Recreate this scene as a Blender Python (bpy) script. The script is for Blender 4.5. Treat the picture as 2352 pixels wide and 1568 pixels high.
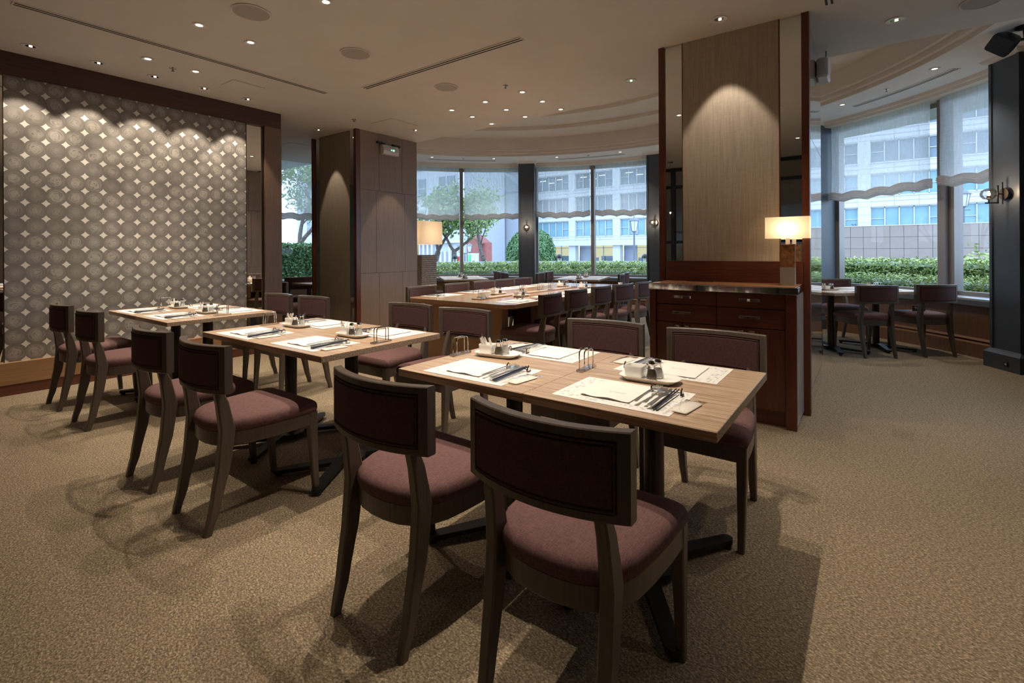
import bpy, math, random
from mathutils import Vector, Matrix
R = math.radians; PI = math.pi; cos = math.cos; sin = math.sin
random.seed(7)
for o in list(bpy.data.objects): bpy.data.objects.remove(o)
scn = bpy.context.scene; COL = scn.collection
# ------------------------------------------------------------ camera, world, exposure
cam_d = bpy.data.cameras.new('camera'); cam = bpy.data.objects.new('camera', cam_d); COL.objects.link(cam)
FP, YAW, ROLL, HC = 1128.1, R(35.98), R(-0.318), 1.18
fw = Vector((-sin(YAW), cos(YAW), 0)); r0 = Vector((cos(YAW), sin(YAW), 0)); u0 = Vector((0, 0, 1))
rt = r0*cos(ROLL)+u0*sin(ROLL); up = u0*cos(ROLL)-r0*sin(ROLL)
mw = Matrix((rt, up, -fw)).transposed().to_4x4(); mw.translation = Vector((0, 0, HC)); cam.matrix_world = mw
cam_d.sensor_width = 36; cam_d.lens = FP/2352*36; cam_d.shift_y = -206.9/2352; cam_d.clip_start = 0.05; cam_d.clip_end = 400
scn.camera = cam
scn.view_settings.view_transform = 'Standard'; scn.view_settings.look = 'None'
scn.view_settings.exposure = 0.42; scn.cycles.transparent_max_bounces = 24; scn.view_settings.gamma = 1; scn.view_settings.use_curve_mapping = False
w = bpy.data.worlds.new('overcast'); scn.world = w; w.use_nodes = True
bg = w.node_tree.nodes['Background']; bg.inputs[0].default_value = (0.56, 0.76, 1.0, 1); bg.inputs[1].default_value = 3.6
WARM = (1.0, 0.87, 0.73)
# ------------------------------------------------------------ materials
def nm(name):
    m = bpy.data.materials.new(name); m.use_nodes = True
    nt = m.node_tree; return m, nt, nt.nodes['Principled BSDF']
def setp(p, col=None, rough=None, metal=None, **k):
    if col is not None: p.inputs['Base Color'].default_value = (*col, 1)
    if rough is not None: p.inputs['Roughness'].default_value = rough
    if metal is not None: p.inputs['Metallic'].default_value = metal
    for a, b in k.items(): p.inputs[a.replace('_', ' ')].default_value = b
def coords(nt, scale=(1, 1, 1), rot=(0, 0, 0)):
    tc = nt.nodes.new('ShaderNodeTexCoord'); mp = nt.nodes.new('ShaderNodeMapping')
    mp.inputs['Scale'].default_value = scale; mp.inputs['Rotation'].default_value = rot
    nt.links.new(tc.outputs['Object'], mp.inputs[0]); return mp.outputs[0]
def noise(nt, vec, scale=1, detail=3, rough=.5):
    n = nt.nodes.new('ShaderNodeTexNoise'); n.inputs['Scale'].default_value = scale; n.inputs['Detail'].default_value = detail
    n.inputs['Roughness'].default_value = rough; nt.links.new(vec, n.inputs['Vector']); return n.outputs[0]
def ramp(nt, fac, *stops):
    r = nt.nodes.new('ShaderNodeValToRGB'); e = r.color_ramp.elements
    while len(e) < len(stops): e.new(.5)
    for el, (p, c) in zip(e, stops): el.position = p; el.color = (*c, 1)
    nt.links.new(fac, r.inputs[0]); return r.outputs[0]
def bump(nt, p, h, st=.3, dist=.01):
    b = nt.nodes.new('ShaderNodeBump'); b.inputs['Strength'].default_value = st; b.inputs['Distance'].default_value = dist
    nt.links.new(h, b.inputs['Height']); nt.links.new(b.outputs[0], p.inputs['Normal'])
def math_(nt, op, a, b=None, c=None):
    n = nt.nodes.new('ShaderNodeMath'); n.operation = op
    for i, v in enumerate((a, b, c)):
        if v is None: continue
        if isinstance(v, (int, float)): n.inputs[i].default_value = v
        else: nt.links.new(v, n.inputs[i])
    return n.outputs[0]
def mixc(nt, f, a, b):
    n = nt.nodes.new('ShaderNodeMix'); n.data_type = 'RGBA'
    if isinstance(f, (int, float)): n.inputs[0].default_value = f
    else: nt.links.new(f, n.inputs[0])
    for i, v in ((6, a), (7, b)):
        if isinstance(v, tuple): n.inputs[i].default_value = (*v, 1)
        else: nt.links.new(v, n.inputs[i])
    return n.outputs[2]
def plain(name, col, rough=.5, metal=0, var=.06, vs=6, **k):
    m, nt, p = nm(name); setp(p, col, rough, metal, **k)
    if var:
        f = noise(nt, coords(nt), vs, 3)
        c = ramp(nt, f, (.3, tuple(x*(1-var) for x in col)), (.7, tuple(min(1, x*(1+var)) for x in col)))
        nt.links.new(c, p.inputs['Base Color'])
    return m
def wood(name, c1, c2, axis='x', fine=90, rough=.4, bs=.08, spec=.5):
    m, nt, p = nm(name); setp(p, c1, rough); p.inputs['Specular IOR Level'].default_value = spec
    sc = {'x': (3, fine, fine), 'y': (fine, 3, fine), 'z': (fine, fine, 3)}[axis]
    f = noise(nt, coords(nt, sc), 1, 5, .65)
    f2 = noise(nt, coords(nt, tuple(s*.08 for s in sc)), 1, 2)
    c = ramp(nt, f, ((.42, c2) if name == 'limed_oak' else (.32, c2)), ((.55, c1) if name == 'limed_oak' else (.62, c1))); c = mixc(nt, math_(nt, 'MULTIPLY', f2, .15 if name == 'limed_oak' else .35), c, c2)
    nt.links.new(c, p.inputs['Base Color']); bump(nt, p, f, bs, .002); return m
def emis(name, col, st):
    m, nt, p = nm(name); setp(p, (0, 0, 0), .5); p.inputs['Emission Color'].default_value = (*col, 1)
    p.inputs['Emission Strength'].default_value = st; return m
def thin_glass(name, tint=(1, 1, 1), ior=1.45, refl=1.0):
    m = bpy.data.materials.new(name); m.use_nodes = True; nt = m.node_tree; nt.nodes.clear()
    o = nt.nodes.new('ShaderNodeOutputMaterial'); t = nt.nodes.new('ShaderNodeBsdfTransparent'); g = nt.nodes.new('ShaderNodeBsdfGlossy')
    g.inputs['Roughness'].default_value = 0.0; t.inputs[0].default_value = (*tint, 1)
    fr = nt.nodes.new('ShaderNodeFresnel'); fr.inputs[0].default_value = ior; mx = nt.nodes.new('ShaderNodeMixShader')
    nt.links.new(math_(nt, 'MULTIPLY', fr.outputs[0], refl), mx.inputs[0]); nt.links.new(t.outputs[0], mx.inputs[1]); nt.links.new(g.outputs[0], mx.inputs[2])
    nt.links.new(mx.outputs[0], o.inputs[0]); return m
def sheer(name, col, a=.45, streak=True):
    m = bpy.data.materials.new(name); m.use_nodes = True; nt = m.node_tree; nt.nodes.clear()
    o = nt.nodes.new('ShaderNodeOutputMaterial'); t = nt.nodes.new('ShaderNodeBsdfTransparent'); d = nt.nodes.new('ShaderNodeBsdfDiffuse')
    tl = nt.nodes.new('ShaderNodeBsdfTranslucent'); d.inputs[0].default_value = (*col, 1); tl.inputs[0].default_value = (*col, 1)
    f = noise(nt, coords(nt, (60, 60, 5)), 1, 4, .7); f2 = noise(nt, coords(nt, (8, 8, 150)), 1, 3)
    fac = math_(nt, 'ADD', math_(nt, 'MULTIPLY', f, .5), math_(nt, 'MULTIPLY', f2, .25))
    fac = math_(nt, 'ADD', fac, a-.375)
    mx = nt.nodes.new('ShaderNodeMixShader'); mx.inputs[0].default_value = .72; nt.links.new(d.outputs[0], mx.inputs[1]); nt.links.new(tl.outputs[0], mx.inputs[2])
    m2 = nt.nodes.new('ShaderNodeMixShader'); nt.links.new(fac, m2.inputs[0]); nt.links.new(mx.outputs[0], m2.inputs[1]); nt.links.new(t.outputs[0], m2.inputs[2])
    nt.links.new(m2.outputs[0], o.inputs[0]); return m

def fabric(name, c1, c2, s=420, plaid=0):
    m, nt, p = nm(name); setp(p, c1, .85); p.inputs['Specular IOR Level'].default_value = .25
    a = noise(nt, coords(nt, (s*1.3, s*.12, s*.12)), 1, 3, .7); b = noise(nt, coords(nt, (s*.12, s*1.1, s*1.1)), 1, 3, .7)
    f = math_(nt, 'MULTIPLY', math_(nt, 'ADD', a, b), .5)
    c = ramp(nt, f, (.36, c2), (.6, c1)); 
    nt.links.new(c, p.inputs['Base Color']); bump(nt, p, f, .35, .0015); return m
M = {}
M['carpet_'] = None
def carpet():
    m, nt, p = nm('carpet'); setp(p, (.3, .24, .17), .95); 
    v = coords(nt); vo = nt.nodes.new('ShaderNodeTexVoronoi'); vo.inputs['Scale'].default_value = 150; nt.links.new(v, vo.inputs['Vector'])
    n1 = noise(nt, coords(nt, (95, 160, 1), (0, 0, .6)), 1, 4, .7); n2 = noise(nt, v, 2.2, 3)
    h = math_(nt, 'ADD', math_(nt, 'MULTIPLY', vo.outputs['Distance'], -.7), n1)
    c = ramp(nt, n1, (.36, (.15, .105, .052)), (.5, (.40, .298, .172)), (.64, (.76, .61, .395)))
    c = mixc(nt, math_(nt, 'MULTIPLY', vo.outputs['Distance'], .75), c, (.07, .05, .035))
    c = mixc(nt, math_(nt, 'MULTIPLY', n2, .25), c, (.28, .20, .12))
    nt.links.new(c, p.inputs['Base Color']); bump(nt, p, h, .9, .006); return m
M['carpet'] = carpet()
def wallpaper():
    m, nt, p = nm('patterned_wallpaper'); setp(p, (.4, .37, .32), .45)
    tc = nt.nodes.new('ShaderNodeTexCoord'); sp = nt.nodes.new('ShaderNodeSeparateXYZ'); nt.links.new(tc.outputs['Object'], sp.inputs[0])
    u = math_(nt, 'DIVIDE', math_(nt, 'SUBTRACT', sp.outputs[1], .956-1.33), .133); v = math_(nt, 'DIVIDE', math_(nt, 'SUBTRACT', sp.outputs[2], .412-1.345), .1345)
    fu = math_(nt, 'SUBTRACT', math_(nt, 'FRACT', u), .5); fv = math_(nt, 'SUBTRACT', math_(nt, 'FRACT', v), .5)
    cu = math_(nt, 'FLOOR', u); cv = math_(nt, 'FLOOR', v)
    cb = nt.nodes.new('ShaderNodeCombineXYZ'); nt.links.new(cu, cb.inputs[0]); nt.links.new(cv, cb.inputs[1])
    wn = nt.nodes.new('ShaderNodeTexWhiteNoise'); nt.links.new(cb.outputs[0], wn.inputs['Vector'])
    d = math_(nt, 'SQRT', math_(nt, 'ADD', math_(nt, 'MULTIPLY', fu, fu), math_(nt, 'MULTIPLY', fv, fv)))
    n = noise(nt, coords(nt, (1, 14, 14)), 1, 3)
    # polar brush strokes
    cc = nt.nodes.new('ShaderNodeCombineXYZ'); nt.links.new(math_(nt, 'MULTIPLY', d, 22), cc.inputs[0])
    nt.links.new(math_(nt, 'MULTIPLY', math_(nt, 'ARCTAN2', fu, fv), .7), cc.inputs[1]); nt.links.new(math_(nt, 'MULTIPLY', wn.outputs[0], 40), cc.inputs[2])
    sw = noise(nt, cc.outputs[0], 1, 3, .6)
    core = math_(nt, 'SUBTRACT', 1, math_(nt, 'SMOOTH_MIN', math_(nt, 'MULTIPLY', d, 1.9), 1, .1))
    s = math_(nt, 'MULTIPLY', math_(nt, 'GREATER_THAN', math_(nt, 'ADD', sw, math_(nt, 'MULTIPLY', core, .12)), .52), math_(nt, 'MULTIPLY', core, math_(nt, 'ADD', math_(nt, 'MULTIPLY', wn.outputs[0], .8), .25)))
    base = ramp(nt, n, (.3, (.185, .163, .138)), (.7, (.22, .195, .165)))
    ring = math_(nt, 'LESS_THAN', math_(nt, 'ABSOLUTE', math_(nt, 'SUBTRACT', d, .475)), .02)
    base = mixc(nt, math_(nt, 'MULTIPLY', ring, .35), base, (.16, .14, .11))
    c = mixc(nt, math_(nt, 'MINIMUM', math_(nt, 'MULTIPLY', s, 1.7), .85), base, (.40, .36, .30))
    c = mixc(nt, math_(nt, 'GREATER_THAN', d, .563), c, (.74, .69, .59))
    nt.links.new(c, p.inputs['Base Color']); return m
M['wallpaper'] = wallpaper()
M['ceiling'] = plain('ceiling_plaster', (.66, .625, .59), .9, 0, .03, 3)
M['bay_ceiling'] = plain('bay_plaster', (.76, .69, .61), .9, 0, .03, 3)
M['soffit'] = plain('soffit_paint', (.80, .79, .78), .9, 0, .03, 3)
M['panel'] = plain('woven_wallcovering', (.44, .37, .29), .6, 0, .05)
def woven(name, c1, c2):
    m, nt, p = nm(name); setp(p, c1, .55)
    a = noise(nt, coords(nt, (130, 130, 4)), 1, 4, .7); b = noise(nt, coords(nt, (20, 20, 260)), 1, 2)
    f = math_(nt, 'ADD', math_(nt, 'MULTIPLY', a, .75), math_(nt, 'MULTIPLY', b, .25))
    nt.links.new(ramp(nt, f, (.38, c2), (.6, c1)), p.inputs['Base Color']); bump(nt, p, f, .25, .002); return m
M['panel'] = woven('woven_wallcovering', (.47, .39, .30), (.36, .295, .225))
M['panel_grey'] = woven('grey_wallcovering', (.36, .29, .215), (.27, .215, .16))
M['redwood'] = wood('dark_red_wood', (.150, .042, .021), (.085, .022, .012), 'x', 80, .32)
M['redwood_z'] = wood('dark_red_wood_upright', (.150, .042, .021), (.085, .022, .012), 'z', 80, .32)
M['redbeam'] = wood('beam_wood', (.085, .030, .017), (.05, .017, .010), 'y', 70, .5)
M['brownwood'] = wood('brown_wood_upright', (.21, .125, .075), (.14, .08, .048), 'z', 90, .45)
M['panelwood'] = wood('grey_oak_panel', (.27, .185, .125), (.20, .13, .088), 'z', 120, .42)
M['glosswood'] = wood('lacquered_panel', (.24, .17, .125), (.16, .11, .08), 'z', 90, .10, .01)
for _n in M['glosswood'].node_tree.nodes:
    if _n.type == 'BSDF_PRINCIPLED': _n.inputs['Coat Weight'].default_value = 1; _n.inputs['Coat IOR'].default_value = 1.8; _n.inputs['Coat Roughness'].default_value = .03
M['plinthwood'] = wood('plinth_wood', (.42, .24, .115), (.30, .16, .07), 'y', 60, .45)
M['baywood'] = wood('window_wall_wood', (.19, .095, .048), (.125, .06, .03), 'z', 90, .4)
M['tabletop'] = wood('limed_oak', (.56, .41, .28), (.30, .19, .118), 'x', 150, .33, .10)
M['bigtable'] = wood('honey_oak', (.50, .30, .17), (.38, .215, .115), 'x', 90, .16, .02)
M['bigpanel'] = wood('honey_oak_upright', (.43, .245, .115), (.33, .18, .08), 'z', 90, .35)
M['chairwood'] = wood('dark_ash', (.125, .094, .070), (.085, .062, .045), 'z', 110, .36, .05)
M['seatfab'] = fabric('plum_seat_fabric', (.185, .093, .078), (.080, .042, .045))
M['backfab'] = fabric('plum_back_fabric', (.120, .056, .050), (.058, .028, .030))
M['bluewood'] = M['chairwood']
M['navy'] = plain('navy_paint', (.068, .082, .105), .45, 0, .04)
M['frame'] = plain('window_frame_metal', (.27, .245, .24), .35, .3, .03)
M['sill'] = plain('sill_metal', (.42, .47, .52), .3, .2, .03)
M['sillface'] = plain('sill_fascia', (.12, .14, .165), .4, 0, .03)
M['glass'] = thin_glass('window_glass', (.96, .98, 1), 1.45, .55)
M['mirror'] = plain('mirror_glass', (.80, .82, .80), .01, 1, 0)
M['chrome'] = plain('polished_metal', (.62, .60, .57), .07, 1, 0)
M['steel'] = plain('stainless_steel', (.82, .81, .79), .26, 1, 0)
M['blackmetal'] = plain('black_metal', (.018, .019, .021), .38, .4, 0)
M['bronze'] = plain('bronze_column', (.045, .034, .028), .28, .6, .03)
M['black'] = plain('black_plastic', (.012, .013, .016), .4, 0, 0)
M['white'] = plain('white_ceramic', (.84, .81, .75), .18, 0, .02)
M['paper'] = plain('white_paper', (.86, .82, .75), .7, 0, .02, 30)
M['whiteplastic'] = plain('white_plastic', (.62, .58, .55), .4, 0, .02)
M['pepper'] = plain('ground_pepper', (.17, .13, .09), .9, 0, .7, 500)
M['salt'] = plain('salt', (.82, .80, .76), .8, 0, .02)
M['clear'] = thin_glass('clear_glass', (.99, .99, .98), 1.5, .7)
M['acrylic'] = thin_glass('acrylic', (.92, .90, .88), 1.5, .8)
M['film'] = thin_glass('plastic_film', (.95, .94, .93), 1.6, 1.4)
M['globe'] = thin_glass('smoked_globe', (.92, .89, .86), 1.5, .8)
M['blind'] = sheer('sheer_blind', (.80, .80, .82), .36)
M['hem'] = sheer('gathered_hem', (.62, .57, .54), .14)
M['grille'] = plain('speaker_grille', (.42, .38, .35), .8, 0, .1, 400)
M['lampface'] = emis('lamp_face', (1, .90, .76), 3.2)
M['bulb'] = emis('bulb', (1, .82, .58), 60)
M['dark'] = plain('shadow_gap', (.02, .018, .016), .7, 0, 0)
M['trim'] = plain('white_trim', (.70, .67, .64), .5, 0, .02)
M['green_led'] = emis('green_led', (.15, 1, .45), 4)
M['crema'] = plain('stone_pedestal', (.35, .27, .21), .7, 0, .15, 30)
def placemat_m():
    m, nt, p = nm('printed_placemat'); setp(p, (.80, .77, .71), .6)
    tc = nt.nodes.new('ShaderNodeTexCoord'); sp = nt.nodes.new('ShaderNodeSeparateXYZ'); nt.links.new(tc.outputs['Object'], sp.inputs[0])
    e = math_(nt, 'MAXIMUM', math_(nt, 'SUBTRACT', math_(nt, 'ABSOLUTE', sp.outputs[0]), .0), math_(nt, 'ADD', math_(nt, 'ABSOLUTE', sp.outputs[1]), .0605))
    inn = math_(nt, 'MULTIPLY', math_(nt, 'GREATER_THAN', e, .148), math_(nt, 'LESS_THAN', e, .184))
    vo = nt.nodes.new('ShaderNodeTexVoronoi'); vo.inputs['Scale'].default_value = 58; vo.inputs['Randomness'].default_value = .55
    nt.links.new(coords(nt, (1, 1.6, 0.001)), vo.inputs['Vector'])
    k = math_(nt, 'MULTIPLY', inn, math_(nt, 'LESS_THAN', vo.outputs['Distance'], .40))
    nt.links.new(mixc(nt, math_(nt, 'MULTIPLY', k, .75), (.80, .77, .71), (.42, .41, .40)), p.inputs['Base Color']); return m
M['mat'] = placemat_m()
def napkin_m():
    m, nt, p = nm('printed_napkin'); setp(p, (.80, .765, .70), .8)
    tc = nt.nodes.new('ShaderNodeTexCoord'); sp = nt.nodes.new('ShaderNodeSeparateXYZ'); nt.links.new(tc.outputs['Object'], sp.inputs[0])
    n = noise(nt, coords(nt, (260, 500, 1)), 1, 1)
    k = math_(nt, 'MULTIPLY', math_(nt, 'LESS_THAN', math_(nt, 'ABSOLUTE', math_(nt, 'SUBTRACT', sp.outputs[0], .012)), .03), math_(nt, 'LESS_THAN', math_(nt, 'ABSOLUTE', math_(nt, 'ADD', sp.outputs[1], .015)), .0035))
    k = math_(nt, 'MULTIPLY', k, math_(nt, 'GREATER_THAN', n, .48))
    nt.links.new(mixc(nt, math_(nt, 'MULTIPLY', k, .8), (.80, .765, .70), (.25, .24, .23)), p.inputs['Base Color']); return m
M['napkin'] = napkin_m()
# ------------------------------------------------------------ mesh helpers
class MB:
    def __init__(s): s.v = []; s.f = []; s.mi = []; s.m = 0
    def add(s, vs, fs, M4=None):
        n = len(s.v)
        for p in vs:
            p = Vector(p); s.v.append(M4 @ p if M4 else p)
        for f in fs: s.f.append(tuple(i+n for i in f)); s.mi.append(s.m)
        return s
    def box(s, x0, x1, y0, y1, z0, z1, M4=None):
        vs = [(x, y, z) for z in (z0, z1) for y in (y0, y1) for x in (x0, x1)]
        return s.add(vs, [(0, 2, 3, 1), (4, 5, 7, 6), (0, 1, 5, 4), (2, 6, 7, 3), (0, 4, 6, 2), (1, 3, 7, 5)], M4)
    def bbox(s, x0, x1, y0, y1, z0, z1, b=.004, M4=None):   # box with chamfered edges
        return s.loft([[(x, y, z) for x, y in rr(x0+i, x1-i, y0+i, y1-i, max(b-i, .0004))] for z, i in ((z0, b*.7), (z0+b*.7, 0), (z1-b*.7, 0), (z1, b*.7))], M4=M4)
    def loft(s, secs, caps=True, closed=True, M4=None):
        n = len(secs[0]); vs = [p for q in secs for p in q]; fs = []
        for i in range(len(secs)-1):
            for j in range(n if closed else n-1):
                k = (j+1) % n; fs.append((i*n+j, i*n+k, (i+1)*n+k, (i+1)*n+j))
        if caps and closed: fs.append(tuple(range(n-1, -1, -1))); fs.append(tuple((len(secs)-1)*n+j for j in range(n)))
        return s.add(vs, fs, M4)
    def cyl(s, x, y, z0, z1, r, n=20, r2=None, M4=None):
        r2 = r if r2 is None else r2
        return s.loft([[(x+a*cos(2*PI*i/n), y+a*sin(2*PI*i/n), z) for i in range(n)] for a, z in ((r, z0), (r2, z1))], M4=M4)
    def lathe(s, prof, x=0, y=0, n=24, M4=None, caps=True):
        return s.loft([[(x+r*cos(2*PI*i/n), y+r*sin(2*PI*i/n), z) for i in range(n)] for r, z in prof], caps=caps, M4=M4)
    def tube(s, pts, r, n=8, M4=None):
        pts = [Vector(p) for p in pts]; secs = []; prev = None
        rs = r if isinstance(r, (list, tuple)) else [r]*len(pts)
        for i, p in enumerate(pts):
            t = (pts[min(i+1, len(pts)-1)]-pts[max(i-1, 0)]).normalized()
            a = (prev - t*prev.dot(t)) if prev else t.orthogonal()
            if a.length < 1e-6: a = t.orthogonal()
            a.normalize(); b = t.cross(a); prev = a
            secs.append([p+(a*cos(2*PI*j/n)+b*sin(2*PI*j/n))*rs[i] for j in range(n)])
        return s.loft(secs, M4=M4)
    def prism(s, poly, z0, z1, M4=None):
        return s.loft([[(x, y, z) for x, y in poly] for z in (z0, z1)], M4=M4)
    def build(s, name, mat, parent=None, smooth=35, **props):
        me = bpy.data.meshes.new(name); me.from_pydata([tuple(p) for p in s.v], [], s.f)
        mats = mat if isinstance(mat, (list, tuple)) else [mat]
        for mm in mats: me.materials.append(M[mm] if isinstance(mm, str) else mm)
        if len(mats) > 1: me.polygons.foreach_set('material_index', s.mi)
        me.validate()
        if smooth: me.polygons.foreach_set('use_smooth', [True]*len(me.polygons)); me.set_sharp_from_angle(angle=R(smooth))
        me.update(); o = bpy.data.objects.new(name, me); COL.objects.link(o)
        if parent: o.parent = parent
        for k, v in props.items(): o[k] = v
        return o
def rr(x0, x1, y0, y1, r, k=2):   # rounded rectangle outline
    out = []
    for cx, cy, a in ((x1-r, y1-r, 0), (x0+r, y1-r, PI/2), (x0+r, y0+r, PI), (x1-r, y0+r, 1.5*PI)):
        for i in range(k+1): out.append((cx+r*cos(a+PI/2*i/k), cy+r*sin(a+PI/2*i/k)))
    return out
def thing(name, label, cat, loc=(0, 0, 0), rz=0, group=None):
    o = bpy.data.objects.new(name, None); o.empty_display_size = .1; COL.objects.link(o); o.location = loc; o.rotation_euler = (0, 0, rz)
    return tag(o, label, cat, group)
def tag(o, label=None, cat=None, group=None, kind=None):
    if label: o['label'] = label
    if cat: o['category'] = cat
    if group: o['group'] = group
    if kind: o['kind'] = kind
    return o
def struct(mb, name, mat, **k): return tag(mb.build(name, mat, **k), kind='structure')
KIDS = {}
def dup(root, loc, rz=0, label=None, group=None, rot=None):
    def cp(o, par):
        c = o.copy(); COL.objects.link(c)
        if par: c.parent = par
        for ch in o.children: cp(ch, c)
        return c
    c = cp(root, None); c.location = loc; c.rotation_euler = rot or (0, 0, rz)
    if label: c['label'] = label
    if group: c['group'] = group
    return c
class Proto:      # the first placement moves the prototype itself, the rest are copies
    def __init__(s, o): s.o = o; s.used = False
    def put(s, loc, rz=0, label=None, group=None):
        if not s.used:
            s.used = True; o = s.o; o.location = loc; o.rotation_euler = (0, 0, rz)
            if label: o['label'] = label
            if group: o['group'] = group
            return o
        return dup(s.o, loc, rz, label, group)
def spot(loc, power, ang, blend=.35, tgt=None, col=WARM, r=.025, name='spot'):
    d = bpy.data.lights.new(name, 'SPOT'); d.energy = power; d.spot_size = R(ang); d.spot_blend = blend; d.color = col; d.shadow_soft_size = r
    o = bpy.data.objects.new(name, d); COL.objects.link(o); o.location = loc
    if tgt is not None: o.rotation_euler = (Vector(tgt)-Vector(loc)).to_track_quat('-Z', 'Y').to_euler()
    return o
def text_mesh(name, s, size, mat, parent, loc, rot, depth=.0004):
    c = bpy.data.curves.new(name, 'FONT'); c.body = s; c.size = size; c.align_x = 'CENTER'; c.align_y = 'CENTER'; c.extrude = depth
    t = bpy.data.objects.new(name, c); COL.objects.link(t); dg = bpy.context.evaluated_depsgraph_get()
    me = bpy.data.meshes.new_from_object(t.evaluated_get(dg)); bpy.data.objects.remove(t)
    me.materials.clear(); me.materials.append(M[mat]); o = bpy.data.objects.new(name, me); COL.objects.link(o); o.parent = parent; o.location = loc; o.rotation_euler = rot
    return o
# ------------------------------------------------------------ the bay: circle about (CX, CY)
CX, CY = -3.313, 4.2
def pol(r, a, z=0): return (CX+r*cos(R(a)), CY+r*sin(R(a)), z)
def ring(mb, prof, a0, a1, step=2.0, closed=True):     # sweep a closed (r,z) profile along an arc
    n = max(2, int(abs(a1-a0)/step)+1)
    secs = [[pol(r, a0+(a1-a0)*i/n, z) for r, z in prof] for i in range(n+1)]
    return mb.loft(secs, caps=closed, closed=closed)
def rbox(r0, r1, z0, z1): return [(r0, z0), (r1, z0), (r1, z1), (r0, z1)]
H = 2.87
# floor, ceilings
b = MB(); b.prism([(3.4, -6.2), (3.4, 4.2)]+[(CX+5.33*cos(R(a)), CY+5.33*sin(R(a))) for a in range(0, 181, 3)]+[(-10.5, 4.2), (-10.5, -6.2)], -.1, 0)
struct(b, 'floor', 'carpet')
b = MB(); b.prism([(-10.5, -6.2), (3.4, -6.2), (3.4, 5.06), (.93, 5.115), (-.34, 5.14), (-1.8, 5.165), (-5.645, 5.283), (-8.9, 5.38), (-10.5, 5.4)], H, H+.08)
struct(b, 'ceiling', 'ceiling')
b = MB(); b.prism([(3.4, 5.06), (3.4, 5.0), (-10.5, 5.34), (-10.5, 5.4), (-5.645, 5.283), (-1.8, 5.165)], H+.08, 3.55); struct(b, 'trim_1', 'ceiling')
b = MB(); prof = [(5.36, 3.07), (4.45, 3.07), (4.45, 3.115), (4.39, 3.115), (4.39, 3.165), (4.33, 3.165), (4.33, 3.40), (3.70, 3.40), (3.70, 3.465), (3.08, 3.465), (3.08, 3.53), (2.45, 3.53), (2.45, 3.59), (.02, 3.59), (.02, 3.64), (5.36, 3.64)]
b = MB(); ring(b, prof, 0, 180)
o = struct(b, 'ceiling_bay', ['bay_ceiling', 'soffit'], smooth=12)
for p in o.data.polygons:
    if abs(p.center.z-3.07) < .002: p.material_index = 1
b = MB(); ring(b, [(5.22, 3.07), (5.24, 3.035), (5.27, 3.03), (5.29, 3.0), (5.36, 3.0), (5.36, 3.07)], 0, 180); struct(b, 'trim_cornice', 'bay_ceiling')
b = MB(); ring(b, rbox(5.36, 5.75, 3.0, 3.64), 0, 180); struct(b, 'wall_above_windows', 'trim')
b = MB(); ring(b, rbox(5.75, 7.3, 3.22, 3.64), -5, 185); struct(b, 'roof_overhang', plain('grey_overhang', (.42, .42, .44), .8))
# low wall under the windows with its rails and skirting
b = MB(); ring(b, rbox(5.30, 5.40, 0, .57), 0, 180); struct(b, 'wall_bay', 'baywood')
b = MB(); ring(b, [(5.24, 0), (5.30, 0), (5.30, .165), (5.27, .165), (5.24, .15)], 0, 180)
ring(b, [(5.265, .185), (5.30, .185), (5.30, .205), (5.285, .205)], 0, 180); struct(b, 'baseboard_bay', wood('skirting_wood', (.24, .115, .055), (.16, .075, .036), 'z', 60, .35))
b = MB(); ring(b, rbox(5.275, 5.32, .555, .612), 0, 180); struct(b, 'trim_sill_edge', 'sillface')
b = MB(); ring(b, rbox(5.28, 5.72, .612, .632), 0, 180); struct(b, 'trim_sill', 'sill')
# navy piers
for i, a in enumerate((0, 30, 60, 90, 120, 150, 180)):
    aa = 29.6 if a == 30 else a
    Mx = Matrix.Translation(Vector(pol(0, 0)))@Matrix.Rotation(R(aa), 4, 'Z'); b = MB(); hw = .168
    b.box(5.05, 5.66, -hw, hw, 0, 3.07, Mx); b.box(5.038, 5.06, -hw, -hw+.03, .2, 3.06, Mx); b.box(5.038, 5.06, hw-.03, hw, .2, 3.06, Mx)
    b.loft([[(5.005-e+.0, -hw-.035+f, z), (5.3, -hw-.035+f, z), (5.3, hw+.035-f, z), (5.005-e, hw+.035-f, z)] for z, e, f in ((0, 0, 0), (.15, 0, 0), (.165, -.015, .012), (.19, -.035, .028))], M4=Mx)
    struct(b, 'wall_pier', 'navy')
    b = MB(); b.loft([[(5.03-e, -hw-e, z), (5.3, -hw-e, z), (5.3, hw+e, z), (5.03-e, hw+e, z)] for z, e in ((3.03, .005), (3.045, .03), (3.07, .045))], M4=Mx)
    struct(b, 'trim_pier_cap', 'trim')
b = MB(); ring(b, rbox(5.12, 5.66, 0, 3.07), 19, 28.25); struct(b, 'wall_pier_return', 'black')
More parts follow.
